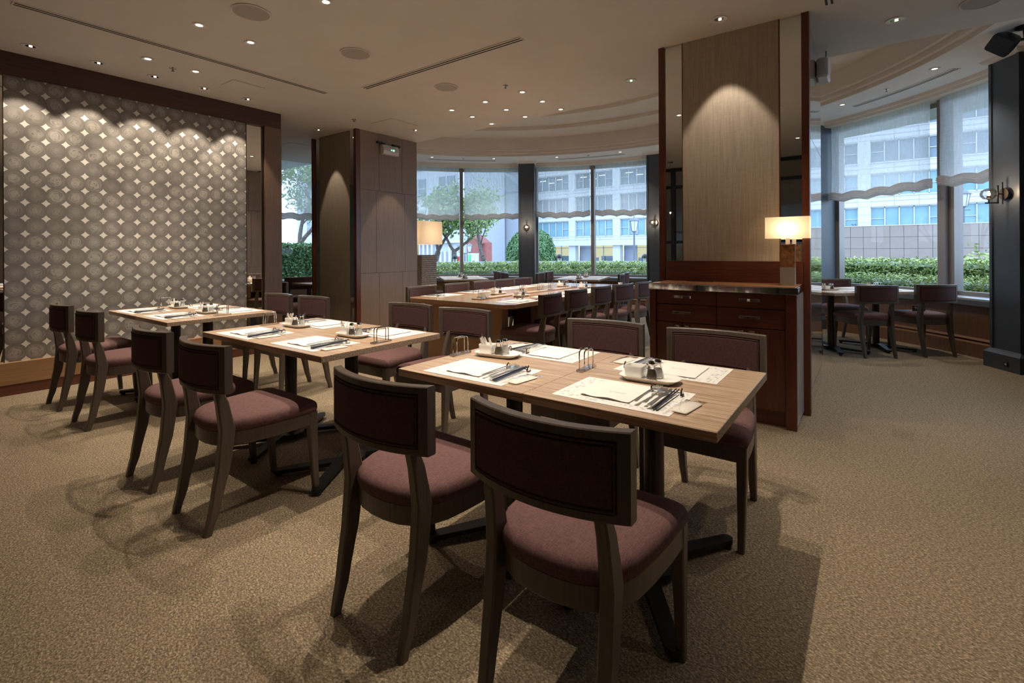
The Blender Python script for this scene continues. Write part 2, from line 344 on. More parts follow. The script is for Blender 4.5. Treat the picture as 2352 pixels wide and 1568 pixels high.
# windows: frame, glass
for i in range(6):
    a0, a1 = i*30+1.7, i*30+28.3; am = i*30+(12.6 if i == 1 else 15.3)
    b = MB(); ring(b, rbox(5.56, 5.62, .632, .68), a0, a1); ring(b, rbox(5.56, 5.62, 2.94, 3.0), a0, a1)
    ww = .045 if i == 1 else .035
    for a, hw, rr0 in ((a0+.25, .03, 5.54), (am, ww, 5.47), (a1-.25, .03, 5.54)):
        Mx = Matrix.Translation(Vector(pol(0, 0)))@Matrix.Rotation(R(a), 4, 'Z'); b.box(rr0, 5.66, -hw, hw, .632, 3.0, Mx)
    if i == 1:
        Mx = Matrix.Translation(Vector(pol(0, 0)))@Matrix.Rotation(R(am-.9), 4, 'Z'); b.box(5.52, 5.64, -.03, .03, .632, 3.0, Mx)
    fr = struct(b, 'window_%d' % (i+1), 'frame')
    b = MB(); ring(b, [(5.595, .66), (5.595, 2.96)], a0, a1, closed=False); g = b.build('window_pane', 'glass', fr)
# roman blinds
BL = {('1', 0): 0, }
bn = {1: [(31.9, 42.0, 1.92, 'sheer gathered window blind beside the black speaker at right', 3), (43.3, 57.9, 1.90, 'sheer gathered window blind right of the lacquered pillar side', 4)],
      2: [(62, 74.6, 1.9, 'sheer gathered blind hidden behind the lamp pillar, right part', 4), (75.9, 88, 1.9, 'sheer gathered blind hidden behind the lamp pillar, left part', 4)],
      3: [(92, 104.5, 1.90, 'sheer window blind just left of the tall lamp pillar', 4), (105.7, 118, 1.90, 'sheer window blind directly right of the middle navy pier', 4)],
      4: [(122, 134.7, 1.87, 'sheer window blind directly left of the middle navy pier', 4), (135.9, 148, 1.86, 'sheer window blind above the orange lamp shade', 4)],
      5: [(152, 164.6, 1.85, 'sheer blind behind the panelled pillar', 4), (165.7, 178, 1.80, 'sheer window blind seen between the brown wall frame and the left pillar', 4)],
      0: [(2, 15, 1.9, 'sheer blind outside the view at far right, lower arc', 4), (16.2, 28, 1.9, 'sheer blind outside the view at far right, upper arc', 4)]}
for bi, lst in bn.items():
    if bi in (0,): continue
    for a0, a1, zb, lab, ns in lst:
        t = thing('roman_blind', lab, 'blind', pol(5.4, (a0+a1)/2, zb), 0, None)
        off = Vector(pol(5.4, (a0+a1)/2, zb)); nA = 48; ph = random.random()
        def zs(u): return .030*(abs(cos(PI*ns*u))*1.0)+.012*sin(5*u+ph*6)-.01
        b = MB(); secs = []
        for i in range(nA+1):
            u = i/nA; a = a0+(a1-a0)*u; zz = zs(u); row = []
            for k in range(13):
                v = k/12; z = 3.04*(1-v)+(zb+.10+zz)*v
                r = 5.40+.006*sin(u*PI*2*ns)*v+.004*sin(9*u+7*v+ph*9); row.append(Vector(pol(r, a, z))-off)
            secs.append(row)
        b.loft(secs, closed=False); b.build('sheer_panel', 'blind', t)
        b = MB(); secs = []
        for i in range(nA+1):
            u = i/nA; a = a0+(a1-a0)*u; zz = zs(u); row = []
            for k in range(19):
                v = k/18; z = zb+.115*(1-v)+zz; r = 5.385-.030*sin(PI*v)**.7-.011*(1+sin(v*PI*9+.6*sin(PI*2*ns*u)+ph)); row.append(Vector(pol(r, a, z))-off)
            row.append(Vector(pol(5.43, a, zb+.0+zz))-off); row.append(Vector(pol(5.43, a, zb+.115+zz))-off); secs.append(row)
        b.loft(secs, closed=True); b.build('gathered_hem', 'hem', t)
# soffit lights, slot vents, sprinklers in the bay
b = MB(); b.lathe([(.034, 0), (.05, 0), (.052, -.004), (.034, -.004)], n=24); dl = b.m
def downlight(label, z, big=False):
    t = thing('ceiling_downlight', label, 'ceiling light'); s = 1.25 if big else 1
    b = MB(); b.lathe([(.030*s, .002), (.048*s, .002), (.050*s, -.003), (.046*s, -.006), (.034*s, -.004), (.024*s, -.0008)], n=28, caps=False); b.build('ring', 'trim', t)
    b = MB(); b.lathe([((.034 if big else .024)*s, -.0012), (.001, -.0012)], n=24, caps=False); b.build('lamp_face', 'chrome' if big else 'lampface', t, smooth=None)
    if big:
        b = MB(); b.lathe([(.012, -.006), (.008, -.003), (.001, -.003)], x=.008, n=12, caps=False); b.build('bulb', 'lampface', t)
    return Proto(t)
DLP = downlight('x', H); DLB = downlight('x', H, True)
def sprinkler():
    t = thing('ceiling_sprinkler', 'x', 'sprinkler'); b = MB(); b.lathe([(.028, 0), (.028, -.003), (.014, -.006), (.010, -.012), (.001, -.012)], n=18, caps=False); b.build('rosette', 'chrome', t)
    b = MB(); b.lathe([(.004, -.012), (.004, -.026), (.013, -.027), (.013, -.029), (.001, -.029)], n=12, caps=False); b.build('deflector', 'bronze', t); return Proto(t)
SPR = sprinkler()
sl = [(143.1, 'small recessed downlight in the curved soffit, furthest left of those over the bay windows'), (127.8, 'small soffit downlight left of the middle navy pier'),
      (112, 'small soffit downlight right of the middle navy pier'), (96.5, 'small soffit downlight beside the right end of the bay slot vent'),
      (49.2, 'small soffit downlight left of the right hand slot vent'), (33.6, 'small soffit downlight above the right hand slot vent')]
for a, lab in sl: DLP.put(pol(4.66, a, 3.069), 0, lab); spot(pol(4.66, a, 3.05), 46, 100, .7, pol(4.66, a, 0))
for a, lab in ((135.4, 'tiny sprinkler in the curved soffit above the left blinds'), (104.3, 'tiny sprinkler in the curved soffit right of the middle pier'), (41.6, 'tiny sprinkler in the curved soffit left of the black speaker')):
    SPR.put(pol(4.67, a, 3.069), 0, lab)
for a0, a1, lab in ((143.5, 127.4, 'long slot air vent in the soffit over the left bay window'), (112.1, 96.3, 'long slot air vent in the soffit over the middle bay window'), (49.5, 33.6, 'long slot air vent in the soffit over the right bay window')):
    t = thing('slot_vent', lab, 'air vent', pol(4.88, (a0+a1)/2, 3.07)); off = Vector(pol(4.88, (a0+a1)/2, 3.07))
    for nmn, pr, mt in (('frame', rbox(4.84, 4.925, 3.064, 3.0695), 'soffit'), ('slot', rbox(4.862, 4.875, 3.0625, 3.066), 'dark'), ('slot', rbox(4.892, 4.905, 3.0625, 3.066), 'dark')):
        b = MB(); ring(b, pr, a0, a1); b.v = [v-off for v in b.v]; b.build(nmn, mt, t)
# ------------------------------------------------------------ left partition wall with patterned panel
b = MB(); b.box(-5.97, -5.852, .0, 3.2, .0, H); struct(b, 'wall_left', 'brownwood')
b = MB(); b.box(-5.86, -5.85, .828, 2.805, .27, 2.69); struct(b, 'wall_left_panel', 'wallpaper', smooth=None)
b = MB(); b.box(-5.96, -5.80, -1.5, 3.2, 2.685, H); struct(b, 'trim_left_beam', 'redbeam')
b = MB(); b.box(-5.98, -5.80, 3.005, 3.205, 0, 2.685); struct(b, 'trim_left_post', 'brownwood')
b = MB(); b.box(-5.97, -5.80, -1.5, 3.005, .09, .272); struct(b, 'baseboard_left', 'plinthwood')
b = MB(); b.box(-5.97, -5.805, -1.5, 3.21, 0, .09); struct(b, 'baseboard_left_foot', wood('red_foot', (.17, .055, .028), (.11, .034, .018), 'y', 60, .4))
b = MB(); b.box(-5.90, -5.85, 2.812, 2.998, .272, 2.685); tag(b.build('mirror_strip', 'mirror'), 'tall narrow mirror strip right of the patterned wall', 'mirror')
b = MB(); b.box(-5.90, -5.85, .56, .822, .272, 2.685); tag(b.build('mirror_strip', 'mirror'), 'tall narrow mirror strip left of the patterned wall, at the photo edge', 'mirror')
b = MB(); b.box(-5.856, -5.846, .822, .828, .272, 2.685); b.box(-5.856, -5.846, 2.806, 2.812, .272, 2.685); b.box(-5.86, -5.83, 2.996, 3.006, .272, 2.685); struct(b, 'trim_2', 'bronze')
b = MB(); b.box(-5.97, -5.852, -1.5, .56, 0, H); struct(b, 'wall_left_near', 'brownwood')
# outer walls, mostly outside the view
pw = plain('cream_wall', (.55, .49, .41), .8)
b = MB(); b.box(3.4, 3.5, -6.2, 4.3, 0, 3.6); b.box(1.95, 3.4, 4.2, 4.3, 0, 3.6); struct(b, 'wall_right', pw)
b = MB(); b.box(-10.6, -10.5, -6.2, 4.3, 0, 3.6); b.box(-10.5, -8.55, 4.2, 4.3, 0, 3.6); struct(b, 'wall_far_left', plain('teal_wall', (.36, .44, .43), .6))
b = MB(); b.box(-10.5, -10.46, .25, 1.2, 0, 2.2); b.box(-10.46, -10.44, .3, 1.15, .02, 2.15); d_ = struct(b, 'door_1', plain('teal_door', (.33, .42, .42), .4))
b = MB(); b.box(-10.44, -10.40, .36, .40, 1.0, 1.05); b.build('door_handle', 'black', d_)
b = MB(); b.box(-10.6, 3.5, -6.3, -6.2, 0, 3.6); struct(b, 'wall_back', pw)
b = MB(); b.box(-10.6, 3.5, -6.2, 4.3, 3.56, 3.64); b.box(1.9, 3.5, 4.2, 5.5, 3.56, 3.64); struct(b, 'roof', 'trim')  # unseen slab added above the ceilings to keep sky light out
# glazed partition behind the camera, seen only in the mirror strips
b = MB()
for x in (-5.8, -4.5, -3.25, -2.0, -.75, .5, 1.75, 3.0): b.box(x-.04, x+.04, -2.04, -1.96, 0, H-.001)
for z in (.0, 1.32, 2.45, 2.80): b.box(-5.85, 3.4, -2.03, -1.97, z, z+.06)
struct(b, 'wall_back_partition', 'blackmetal')
b = MB(); b.box(-5.85, 3.4, -2.004, -1.998, .05, H-.02); struct(b, 'window_partition', 'glass')
# ------------------------------------------------------------ pillars
def seams(mb, plane, x, ys, zs_):
    pass
# left pillar
b = MB(); b.box(-6.68, -5.66, 4.22, 5.275, 0, H); struct(b, 'wall_left_pillar', 'panelwood')
b = MB(); b.box(-6.545, -5.826, 4.195, 4.22, 0, H); struct(b, 'wall_left_pillar_panel', 'panel_grey')
b = MB(); b.box(-6.68, -6.55, 4.20, 4.22, .05, H-.005); tag(b.build('mirror_strip', 'mirror'), 'narrow mirror strip at the left edge of the panelled pillar', 'mirror')
b = MB(); b.box(-5.822, -5.70, 4.20, 4.22, .05, H-.005); tag(b.build('mirror_strip', 'mirror'), 'narrow mirror strip between the lit panel and wood side of the left pillar', 'mirror')
b = MB(); b.box(-6.71, -6.68, 4.17, 4.3, 0, H); b.box(-5.70, -5.645, 4.17, 4.232, 0, H); struct(b, 'trim_3', 'redwood_z')
def panel_grid(name, x, nx, y0, y1, rows, mat):
    b = MB(); g = .0022; th = .012
    for z0, z1, cuts in rows:
        ys = [y0]+cuts+[y1]
        for a, c in zip(ys[:-1], ys[1:]): b.box(min(x, x+nx*th), max(x, x+nx*th), a+g, c-g, z0+g, z1-g)
    return struct(b, name, mat, smooth=None)
b = MB(); b.box(-5.66, -5.657, 4.232, 5.28, 0, H); struct(b, 'trim_4', 'dark')
rows = [(0, .885, [4.555, 4.985]), (.885, 2.05, [4.505, 5.035]), (2.05, H, [4.555, 4.985])]
panel_grid('wall_left_pillar_side', -5.657, 1, 4.234, 5.283, rows, 'panelwood')
# right pillar
b = MB(); b.box(-1.38, -.37, 4.10, 5.27, 0, H); b.box(-1.38, -.37, 5.16, 5.27, H, 3.47); struct(b, 'wall_right_pillar', 'dark')
b = MB(); b.box(-1.225, -.526, 4.065, 4.10, 0, H); struct(b, 'wall_right_pillar_panel', 'panel')
b = MB(); b.box(-1.37, -1.23, 4.075, 4.10, .05, H-.004); tag(b.build('mirror_strip', 'mirror'), 'tall mirror strip left of the lit fabric panel above the sideboard', 'mirror')
b = MB(); b.box(-.521, -.385, 4.075, 4.10, .05, H-.004); tag(b.build('mirror_strip', 'mirror'), 'tall mirror strip behind the table lamp on the lit pillar', 'mirror')
b = MB(); b.box(-1.418, -1.372, 4.055, 4.14, 0, H); b.box(-.383, -.336, 4.055, 4.14, 0, H)
b.box(-1.228, -1.223, 4.062, 4.10, 1.1, H-.001); b.box(-.528, -.521, 4.062, 4.10, 1.1, H-.001); struct(b, 'trim_5', 'redwood_z')
panel_grid('wall_right_pillar_side', -.36, 1, 4.142, 5.275, [(0, .14, []), (.14, 1.02, []), (1.02, 2.02, []), (2.02, H, [])], 'glosswood')
b = MB(); b.box(-.36, -.346, 4.14, 4.144, 0, H); struct(b, 'trim_6', 'dark')
rows2 = [(0, .885, [4.555, 4.985]), (.885, 2.05, [4.505, 5.035]), (2.05, H, [4.555, 4.985])]
panel_grid('wall_right_pillar_west', -1.39, -1, 4.142, 5.275, rows2, 'panelwood')
panel_grid('wall_right_pillar_north', 0, 1, 0, .01, [(0, .01, [])], 'dark') if False else None
# ------------------------------------------------------------ ceiling fittings
spots_tab = [(-5.06, 1.60), (-5.06, 1.975), (-4.01, 1.59), (-4.01, 1.965), (-2.956, 1.95), (-2.956, 1.58), (-1.91, 1.58), (-1.91, 1.95), (-.86, 1.60), (-.86, 1.90)]
lb = ['ringed downlight over the table by the patterned wall, nearer the camera', 'ringed downlight over the table by the patterned wall, nearer the windows', 'ringed downlight between the round speaker and the long left vent, nearer the camera',
      'ringed downlight between the round speaker and the long left vent, nearer the windows', 'ringed downlight cut by the top edge above the middle table', 'downlight above the middle table just out of view', 'nearer downlight above the gap between the middle and nearest tables',
      'further downlight above the gap between the middle and nearest tables', 'nearer downlight above the nearest table', 'further downlight above the nearest table']
for (x, y), l in zip(spots_tab, lb):
    DLP.put((x, y, H-.001), 0, l); spot((x, y, H-.02), 76, 80, 1.0, (x, y, 0), r=.008)
for x, y in ((1.25, 1.6), (.95, 2.7), (.19, -.4), (1.25, -.4), (-.86, -.4), (-1.91, -.4), (-2.96, -.4), (-4.01, -.4), (-5.06, -.4), (.2, 3.4), (1.5, 3.4), (-2.0, -3.6), (1, -3.6), (-4.4, -3.6), (-7.5, -3.6), (-8.6, 1.2), (-8.6, -1)):
    DLP.put((x, y, H-.001), 0, 'unseen recessed downlight added in the ceiling outside the view', 'downlights outside the view'); spot((x, y, H-.02), (40 if y < -3 or x < -7 else 7 if y < 0 else 30) if y < 3 else 44, 78, .7, (x, y, 0))  # unseen lamps; front row added as fill, back rows to brighten mirror views
grid = [(-4.02, 4.33), (-3.497, 4.32), (-2.967, 4.29), (-4.012, 4.697), (-3.492, 4.71), (-2.973, 4.696), (-4.03, 5.11), (-3.485, 5.096), (-2.963, 5.087)]
gl = [a+' '+c for a in ('front row', 'middle row', 'back row') for c in ('left', 'centre', 'right')]
for (x, y), l in zip(grid, gl):
    DLP.put((x, y, H-.001), 0, 'bright round downlight, %s of the nine over the long table' % l); spot((x, y, H-.02), 38, 100, .7, (x, y, 0))
wash = [(-5.51, .937), (-5.52, 1.376), (-5.52, 1.80), (-5.513, 2.23), (-5.525, 2.673)]
wl = ['nearest the left photo edge', 'second from the left photo edge', 'third, in the middle', 'second from the brown post', 'nearest the brown post']
for (x, y), l in zip(wash, wl):
    DLB.put((x, y, H-.001), 0, 'adjustable silver wall washer along the patterned wall, '+l); spot((x-.02, y, H-.03), 30, 66, .35, (x-.40, y, 1.0), r=.012)
pil = [(-1.908, 4.647, 'adjustable silver downlight left of the lit right pillar', (-1.908, 4.647, 0)), (-.879, 3.803, 'adjustable silver spotlight in front of the lit pillar panel', (-.879, 4.0, .6)),
       (.166, 4.598, 'adjustable silver downlight right of the lacquered pillar side', (.166, 4.598, 0)), (-6.132, 3.916, 'adjustable silver spotlight in front of the left pillar panel', (-6.15, 4.22, .6)), (-5.089, 4.74, 'adjustable silver downlight beside the panelled side of the left pillar', (-5.55, 4.74, .8))]
for x, y, l, tg in pil:
    DLB.put((x, y, H-.001), 0, l); spot((x, y, H-.03), (34 if x < -4 else 24) if not tg[2] else 26, (60 if x > -2 else 44) if tg[2] else 80, .5 if not tg[2] else .3, tg, r=.012)
for x, y, l in ((-5.13, 1.814, 'ceiling sprinkler beside the long left vent'), (-2.985, 4.014, 'ceiling sprinkler behind the small pale speaker'), (-5.29, 3.881, 'ceiling sprinkler in front of the left pillar')): SPR.put((x, y, H-.001), 0, l)
for x, y, r_, l in ((-3.5, 1.72, .118, 'largest round grey ceiling speaker, nearest the top photo edge'), (-3.52, 2.6, .118, 'round grey ceiling speaker left of the right slot vent'), (-3.5, 3.69, .112, 'small pale round ceiling speaker before the nine downlights'), (.632, 4.599, .112, 'round ceiling speaker cut by the top edge at right')):
    t = thing('ceiling_speaker', l, 'ceiling speaker', (x, y, H-.001)); b = MB(); b.lathe([(r_, 0), (r_*1.08, -.001), (r_*1.07, -.006), (r_*1.0, -.008), (r_*.98, -.004)], n=40, caps=False); b.build('rim', 'ceiling', t)
    b = MB(); b.lathe([(r_*.99, -.005), (.001, -.006)], n=40, caps=False); b.build('grille', 'grille', t)
for (x0, y0), (x1, y1), l in (((-4.647, .70), (-4.65, 3.07), 'long double slot vent running beside the patterned wall'), ((-4.20, 3.208), (-2.216, 3.208), 'long double slot vent crossing the ceiling centre'), ((-.21, 4.03), (-.21, 3.0), 'short slot vent at the top edge right of the pillar')):
    v = Vector((x1-x0, y1-y0, 0)); L = v.length; t = thing('slot_vent', l, 'air vent', (x0, y0, H-.001), math.atan2(v.y, v.x))
    b = MB(); b.box(0, L, -.038, .038, -.004, 0); b.build('frame', 'ceiling', t)
    for s in (-.016, .016): b = MB(); b.box(.01, L-.01, s-.007, s+.007, -.0055, -.0035); b.build('slot', 'dark', t)
for pts, l in (([(-5.26, 2.28), (-5.0, 2.28), (-5.0, 2.60), (-5.26, 2.60)], 'square ceiling air grille near the patterned wall'), ([(-5.28, 4.13), (-4.87, 4.13), (-4.87, 4.59), (-5.28, 4.59)], 'flush square access hatch beside the left pillar'), ([(-7.6, 4.1), (-7.15, 4.1), (-7.15, 4.55), (-7.6, 4.55)], 'flush square access hatch left of the left pillar')):
    x0, y0 = pts[0]; x1, y1 = pts[2]; cx_, cy_ = (x0+x1)/2, (y0+y1)/2; t = thing('ceiling_hatch', l, 'hatch', (cx_, cy_, H-.001)); a, c = (x1-x0)/2, (y1-y0)/2
    b = MB(); b.box(-a, a, -c, c, -.0015, 0); b.build('gap', 'grille', t); b = MB(); b.box(-a+.005, a-.005, -c+.005, c-.005, -.003, -.001); b.build('hatch_panel', 'ceiling', t)
# emergency unit on the left pillar side, exit-sign like box on the right pillar side
t = thing('emergency_unit', 'white wall unit with a green indicator on black brackets high on the left pillar', 'wall device', (-5.645, 4.72, 2.60))
b = MB(); b.loft([[(x, y, z) for x, z in ((.0, -.02), (.07, -.02), (.085, .05+.02*(1-(y/.15)**2)), (.05, .115), (.0, .115))] for y in [-.14, -.1, -.05, 0, .05, .1, .14]]); b.build('housing', 'whiteplastic', t)
b = MB(); b.box(.074, .0885, -.13, .13, .03, .06); b.build('front_band', plain('band', (.40, .36, .33), .4), t)
b = MB(); b.box(.088, .0905, .02, .045, .035, .055); b.box(.088, .0905, -.015, .0, .038, .052); b.build('indicator', 'green_led', t)
for s in (-1, 1): b = MB(); b.box(.0, .03, s*.14-.07, s*.14+.07, .125, .15); b.box(.02, .045, s*.11-.02, s*.11+.02, .10, .14); b.build('bracket', 'black', t)
t = thing('wall_unit', 'small beige unit mounted high on the lacquered pillar side', 'wall device', (-.346, 4.88, 2.60))
b = MB(); b.bbox(0, .09, -.12, .12, .0, .16, .02); b.build('housing', 'whiteplastic', t); b = MB(); b.tube([(.06, .08, .16), (.06, .08, .268)], .004); b.build('bracket', 'black', t)
# loudspeaker hanging at the top right
t = thing('loudspeaker', 'black angled loudspeaker hung from the ceiling at the top right corner', 'loudspeaker', (1.09, 5.95, 3.069))
nf = Vector((-.55, -.72, -.42)).normalized(); q4 = nf.to_track_quat('Z', 'Y').to_matrix().to_4x4()
Mx = Matrix.Translation(Vector((-.165, -.03, -.135)))@q4@Matrix.Rotation(R(42), 4, 'Z')
b = MB(); b.loft([[(x, y, z) for x, y in rr(-s*.85, s*.85, -s, s, .02)] for z, s in ((-.20, .045), (-.12, .075), (-.03, .088), (0, .088))], M4=Mx); b.build('cabinet', 'black', t)
b = MB(); b.loft([[(x, y, z) for x, y in rr(-.070, .070, -.084, .084, .012)] for z in (0, .006)], M4=Mx); b.build('grille', plain('blue_grille', (.03, .04, .06), .5), t)
b = MB(); b.box(-.004, .004, -.02, .02, .006, .0075, Mx); b.build('badge', 'chrome', t)
b = MB(); b.lathe([(.07, 0), (.07, -.012), (.02, -.02), (.012, -.12), (.001, -.12)], n=20); b.tube([(0, 0, -.11), (-.06, .02, -.10)], .014); b.build('bracket', 'black', t)
# ------------------------------------------------------------ wall sconces with glass globes
def sconce():
    t = thing('wall_sconce', 'x', 'wall lamp')     # local +x points out of the wall
    Ry = Matrix.Rotation(R(90), 4, 'Y')
    b = MB(); b.lathe([(.001, 0), (.055, 0), (.058, .01), (.055, .022), (.001, .024)], n=32, M4=Ry@Matrix.Identity(4)); b.build('backplate', 'bronze', t)
    b = MB(); b.tube([(.028, 0, -.10), (.028, 0, .115)], .005); b.build('rod', 'blackmetal', t)
    b = MB(); b.tube([(.02, 0, 0), (.07, 0, 0)], .006); b.box(.066, .078, -.006, .006, -.085, .085); b.box(.066, .18, -.006, .006, -.092, -.08); b.tube([(.15, 0, -.09), (.15, 0, -.055)], .006); b.build('arm', 'blackmetal', t)
    b = MB(); b.lathe([(.012, -.055), (.018, -.05), (.016, -.02), (.012, -.015)], x=.15, n=16); b.build('lamp_holder', 'bronze', t)
    b = MB(); b.lathe([(.004, -.016), (.011, -.006), (.011, .008), (.003, .018)], x=.15, n=16); b.build('bulb', 'bulb', t)
    b = MB(); b.lathe([(.012, -.052), (.04, -.046), (.062, -.02), (.066, .005), (.055, .035), (.03, .052), (.002, .057)], x=.15, n=32, caps=False); b.build('glass_globe', 'globe', t)
    return Proto(t)
SC = sconce()
for a, l in ((120, 'glass globe wall lamp on the middle navy pier'), (90, 'glass globe wall lamp on the pier left of the tall lit pillar'), (29.3, 'glass globe wall lamp on the dark pier at the right photo edge')):
    p = pol(5.036, a, 1.71 if a < 100 else 1.68); SC.put(p, R(a+180), l)
    q = Vector(pol(4.886, a, p[2]+.02)); d = bpy.data.lights.new('sconce_light', 'POINT'); d.energy = 3.2; d.color = (1, .75, .5); d.shadow_soft_size = .012
    o = bpy.data.objects.new('sconce_light', d); COL.objects.link(o); o.location = q
# pendant lamps behind the camera (they show in the mirror)
t = thing('pendant_lamp', 'glass pendant lamp on a thin wire reflected in the left mirror strip', 'pendant lamp', (-3.03, -1.13, H-.001))
b = MB(); b.lathe([(.055, 0), (.055, -.03), (.001, -.03)], n=24); b.build('canopy', 'chrome', t)
b = MB(); b.tube([(0, 0, -.03), (.02, 0, -.4), (-.01, 0, -.8), (0, 0, -.97)], .0025); b.build('wire', 'blackmetal', t)
b = MB(); b.lathe([(.003, -.99), (.010, -.985), (.010, -.97), (.003, -.965)], n=12); b.build('bulb', 'bulb', t)
b = MB(); b.lathe([(.012, -.95), (.045, -.97), (.058, -1.01), (.045, -1.06), (.012, -1.075)], n=24, caps=False); b.build('glass_globe', 'globe', t)
# ------------------------------------------------------------ chairs
def rect(cx, cy, wx, wy, z, ch=.004):
    a, c = wx/2, wy/2
    return [(cx-a+ch, cy-c, z), (cx+a-ch, cy-c, z), (cx+a, cy-c+ch, z), (cx+a, cy+c-ch, z), (cx+a-ch, cy+c, z), (cx-a+ch, cy+c, z), (cx-a, cy+c-ch, z), (cx-a, cy-c+ch, z)]
def interp(tab, z):
    for (z0, *a), (z1, *c) in zip(tab[:-1], tab[1:]):
        if z <= z1:
            f = (z-z0)/(z1-z0); f = f*f*(3-2*f)*.5+f*.5; return [p+(q-p)*f for p, q in zip(a, c)]
    return list(tab[-1][1:])
def seat_outline(s=1.0, k=0):
    pts = []
    def q(x, y): pts.append((x*s, (y+.01)*s-.01))
    for i in range(5): t = i/4*PI/2; q(.185+.035*sin(t), .205+.03*cos(t))       # front right corner
    for y, x in ((.1, .216), (.0, .208), (-.08, .196), (-.13, .176), (-.17, .14), (-.195, .09), (-.205, .03)): q(x, y)
    for y, x in reversed(((.1, .216), (.0, .208), (-.08, .196), (-.13, .176), (-.17, .14), (-.195, .09), (-.205, .03))): q(-x, y)
    for i in range(4, -1, -1): t = i/4*PI/2; q(-.185-.035*sin(t), .205+.03*cos(t))
    return pts
def make_chair():
    t = thing('dining_chair', 'x', 'chair')
    for s in (-1, 1):
        tab = [(0, .160, -.243, .028, .030), (.12, .162, -.212, .033, .040), (.30, .164, -.178, .036, .055), (.42, .164, -.166, .036, .060), (.52, .161, -.180, .034, .050), (.60, .157, -.200, .032, .036), (.64, .156, -.208, .032, .022)]
        b = MB(); b.loft([rect(s*v[0], v[1], v[2], v[3], z, .005) for z, v in [(z, interp(tab, z)) for z in (0, .04, .09, .14, .2, .26, .32, .37, .42, .46, .5, .54, .58, .61, .64)]]); b.build('leg', 'chairwood', t)
        tab = [(0, .198, .232, .024, .028), (.15, .199, .220, .030, .033), (.30, .199, .211, .037, .040), (.405, .199, .208, .040, .044)]
        b = MB(); b.loft([rect(s*v[0], v[1], v[2], v[3], z, .004) for z, v in [(z, interp(tab, z)) for z in (0, .06, .12, .18, .24, .30, .35, .408)]]); b.build('leg', 'chairwood', t)
    b = MB(); ol = seat_outline(.985); b.loft([[(x*a, y*a, z) for x, y in ol] for z, a in ((.345, .985), (.349, 1), (.406, 1), (.408, .99))]); b.build('seat_frame', 'chairwood', t)
    b = MB(); secs = [[(x, y, z) for x, y in seat_outline(s)] for s, z in ((.96, .404), (1.0, .410), (1.018, .424), (1.012, .440), (.985, .452), (.93, .461), (.82, .468), (.6, .473), (.3, .475), (.02, .4755))]
    b.loft(secs); b.build('seat_cushion', 'seatfab', t, smooth=80)
    # curved back: y as function of x
    def yb(x, z): return -.252+.052*(x/.225)**2-.05*(z-.60)*.0
    def slab(x0, x1, z0, z1, d0, d1, n=14, ch=.003):
        secs = []
        for i in range(n+1):
            x = x0+(x1-x0)*i/n; y = yb(x, 0)
            secs.append([(x, y+d0, z0+ch), (x, y+d0+ch, z0), (x, y+d1-ch, z0), (x, y+d1, z0+ch), (x, y+d1, z1-ch), (x, y+d1-ch, z1), (x, y+d0+ch, z1), (x, y+d0, z1-ch)])
        return secs
    Z0, Z1 = .588, .790
    b = MB(); b.loft(slab(-.199, .199, Z1-.024, Z1, -.002, .030)); b.loft(slab(-.199, .199, Z0, Z0+.022, -.002, .030))
    for s in (-1, 1): b.loft(slab(*sorted((s*.1995, s*.226)), Z0-.0, Z1, -.002, .031, 3))
    b.build('back_frame', 'chairwood', t)
    b = MB(); b.loft(slab(-.199, .199, Z0+.022, Z1-.024, .004, .026)); 
    for d0, d1 in ((-.005, .006), (.024, .036)): b.loft(slab(-.190, .190, Z0+.031, Z1-.033, d0, d1, 14, .004))
    b.build('backrest', 'backfab', t)
    b = MB()
    for dy in (-.0035, .0335):
        loop = [(x, Z0+.026) for x in [-.194+.0388*i for i in range(11)]]+[(.194, z) for z in (.64, .70, .75)]+[(x, Z1-.028) for x in [.194-.0388*i for i in range(11)]]+[(-.194, z) for z in (.75, .70, .64, Z0+.026)]
        b.tube([(x, yb(x, 0)+dy, z) for x, z in loop], .003, 5)
    b.build('piping', 'backfab', t)
    return Proto(t)
CH = make_chair()
G1 = 'chairs at the nearest table'
def chair(x, y, rz, lab, grp): CH.put((x, y, 0), rz, lab, grp)
chair(-.64, 1.20, R(0), 'frontmost dark ash chair, its legs cut off by the bottom photo edge', G1)
chair(-1.255, 1.20, R(0), 'dark ash chair just left of the frontmost one, back to the camera', G1)
chair(-.605, 2.305, PI, 'dark ash chair in front of the sideboard doors, facing the camera', G1)
chair(-1.19, 2.325, PI, 'dark ash chair behind the nearest table, left of the sideboard', G1)
G2 = 'chairs at the middle table'
chair(-2.395, 1.15, R(0), 'dark ash chair with its whole side in view in front of the middle table', G2)
chair(-3.02, 1.155, R(0), 'dark ash chair left of the whole one in front of the middle table', G2)
chair(-2.23, 2.33, PI, 'dark ash chair behind the middle table, right one, before the long table end', G2)
chair(-2.80, 2.36, PI, 'dark ash chair behind the middle table, left one, before the panelled pillar side', G2)
G3 = 'chairs at the table by the patterned wall'
chair(-4.37, 1.225, R(0), 'dark ash chair before the table by the patterned wall, right of two', G3)
chair(-5.08, 1.225, R(0), 'dark ash chair furthest left, against the patterned wall', G3)
chair(-3.98, 2.30, PI, 'chair with rust coloured back before the left pillar mirror', G3)
chair(-4.53, 2.28, PI, 'chair with rust coloured back in front of the brown wall post', G3)
GB = 'chairs along the long table'; ordn = ['nearest the camera', 'second from the camera', 'third from the camera', 'fourth from the camera', 'furthest']
for i, (y, dx, rz) in enumerate(((3.88, -.04, 7), (4.47, -.08, 2), (5.04, -.07, 0), (5.50, .0, -6), (6.0, .05, -2))): chair(-2.54+dx, y, R(90+rz), 'chair on the right side of the long table, %s' % ordn[i], GB)
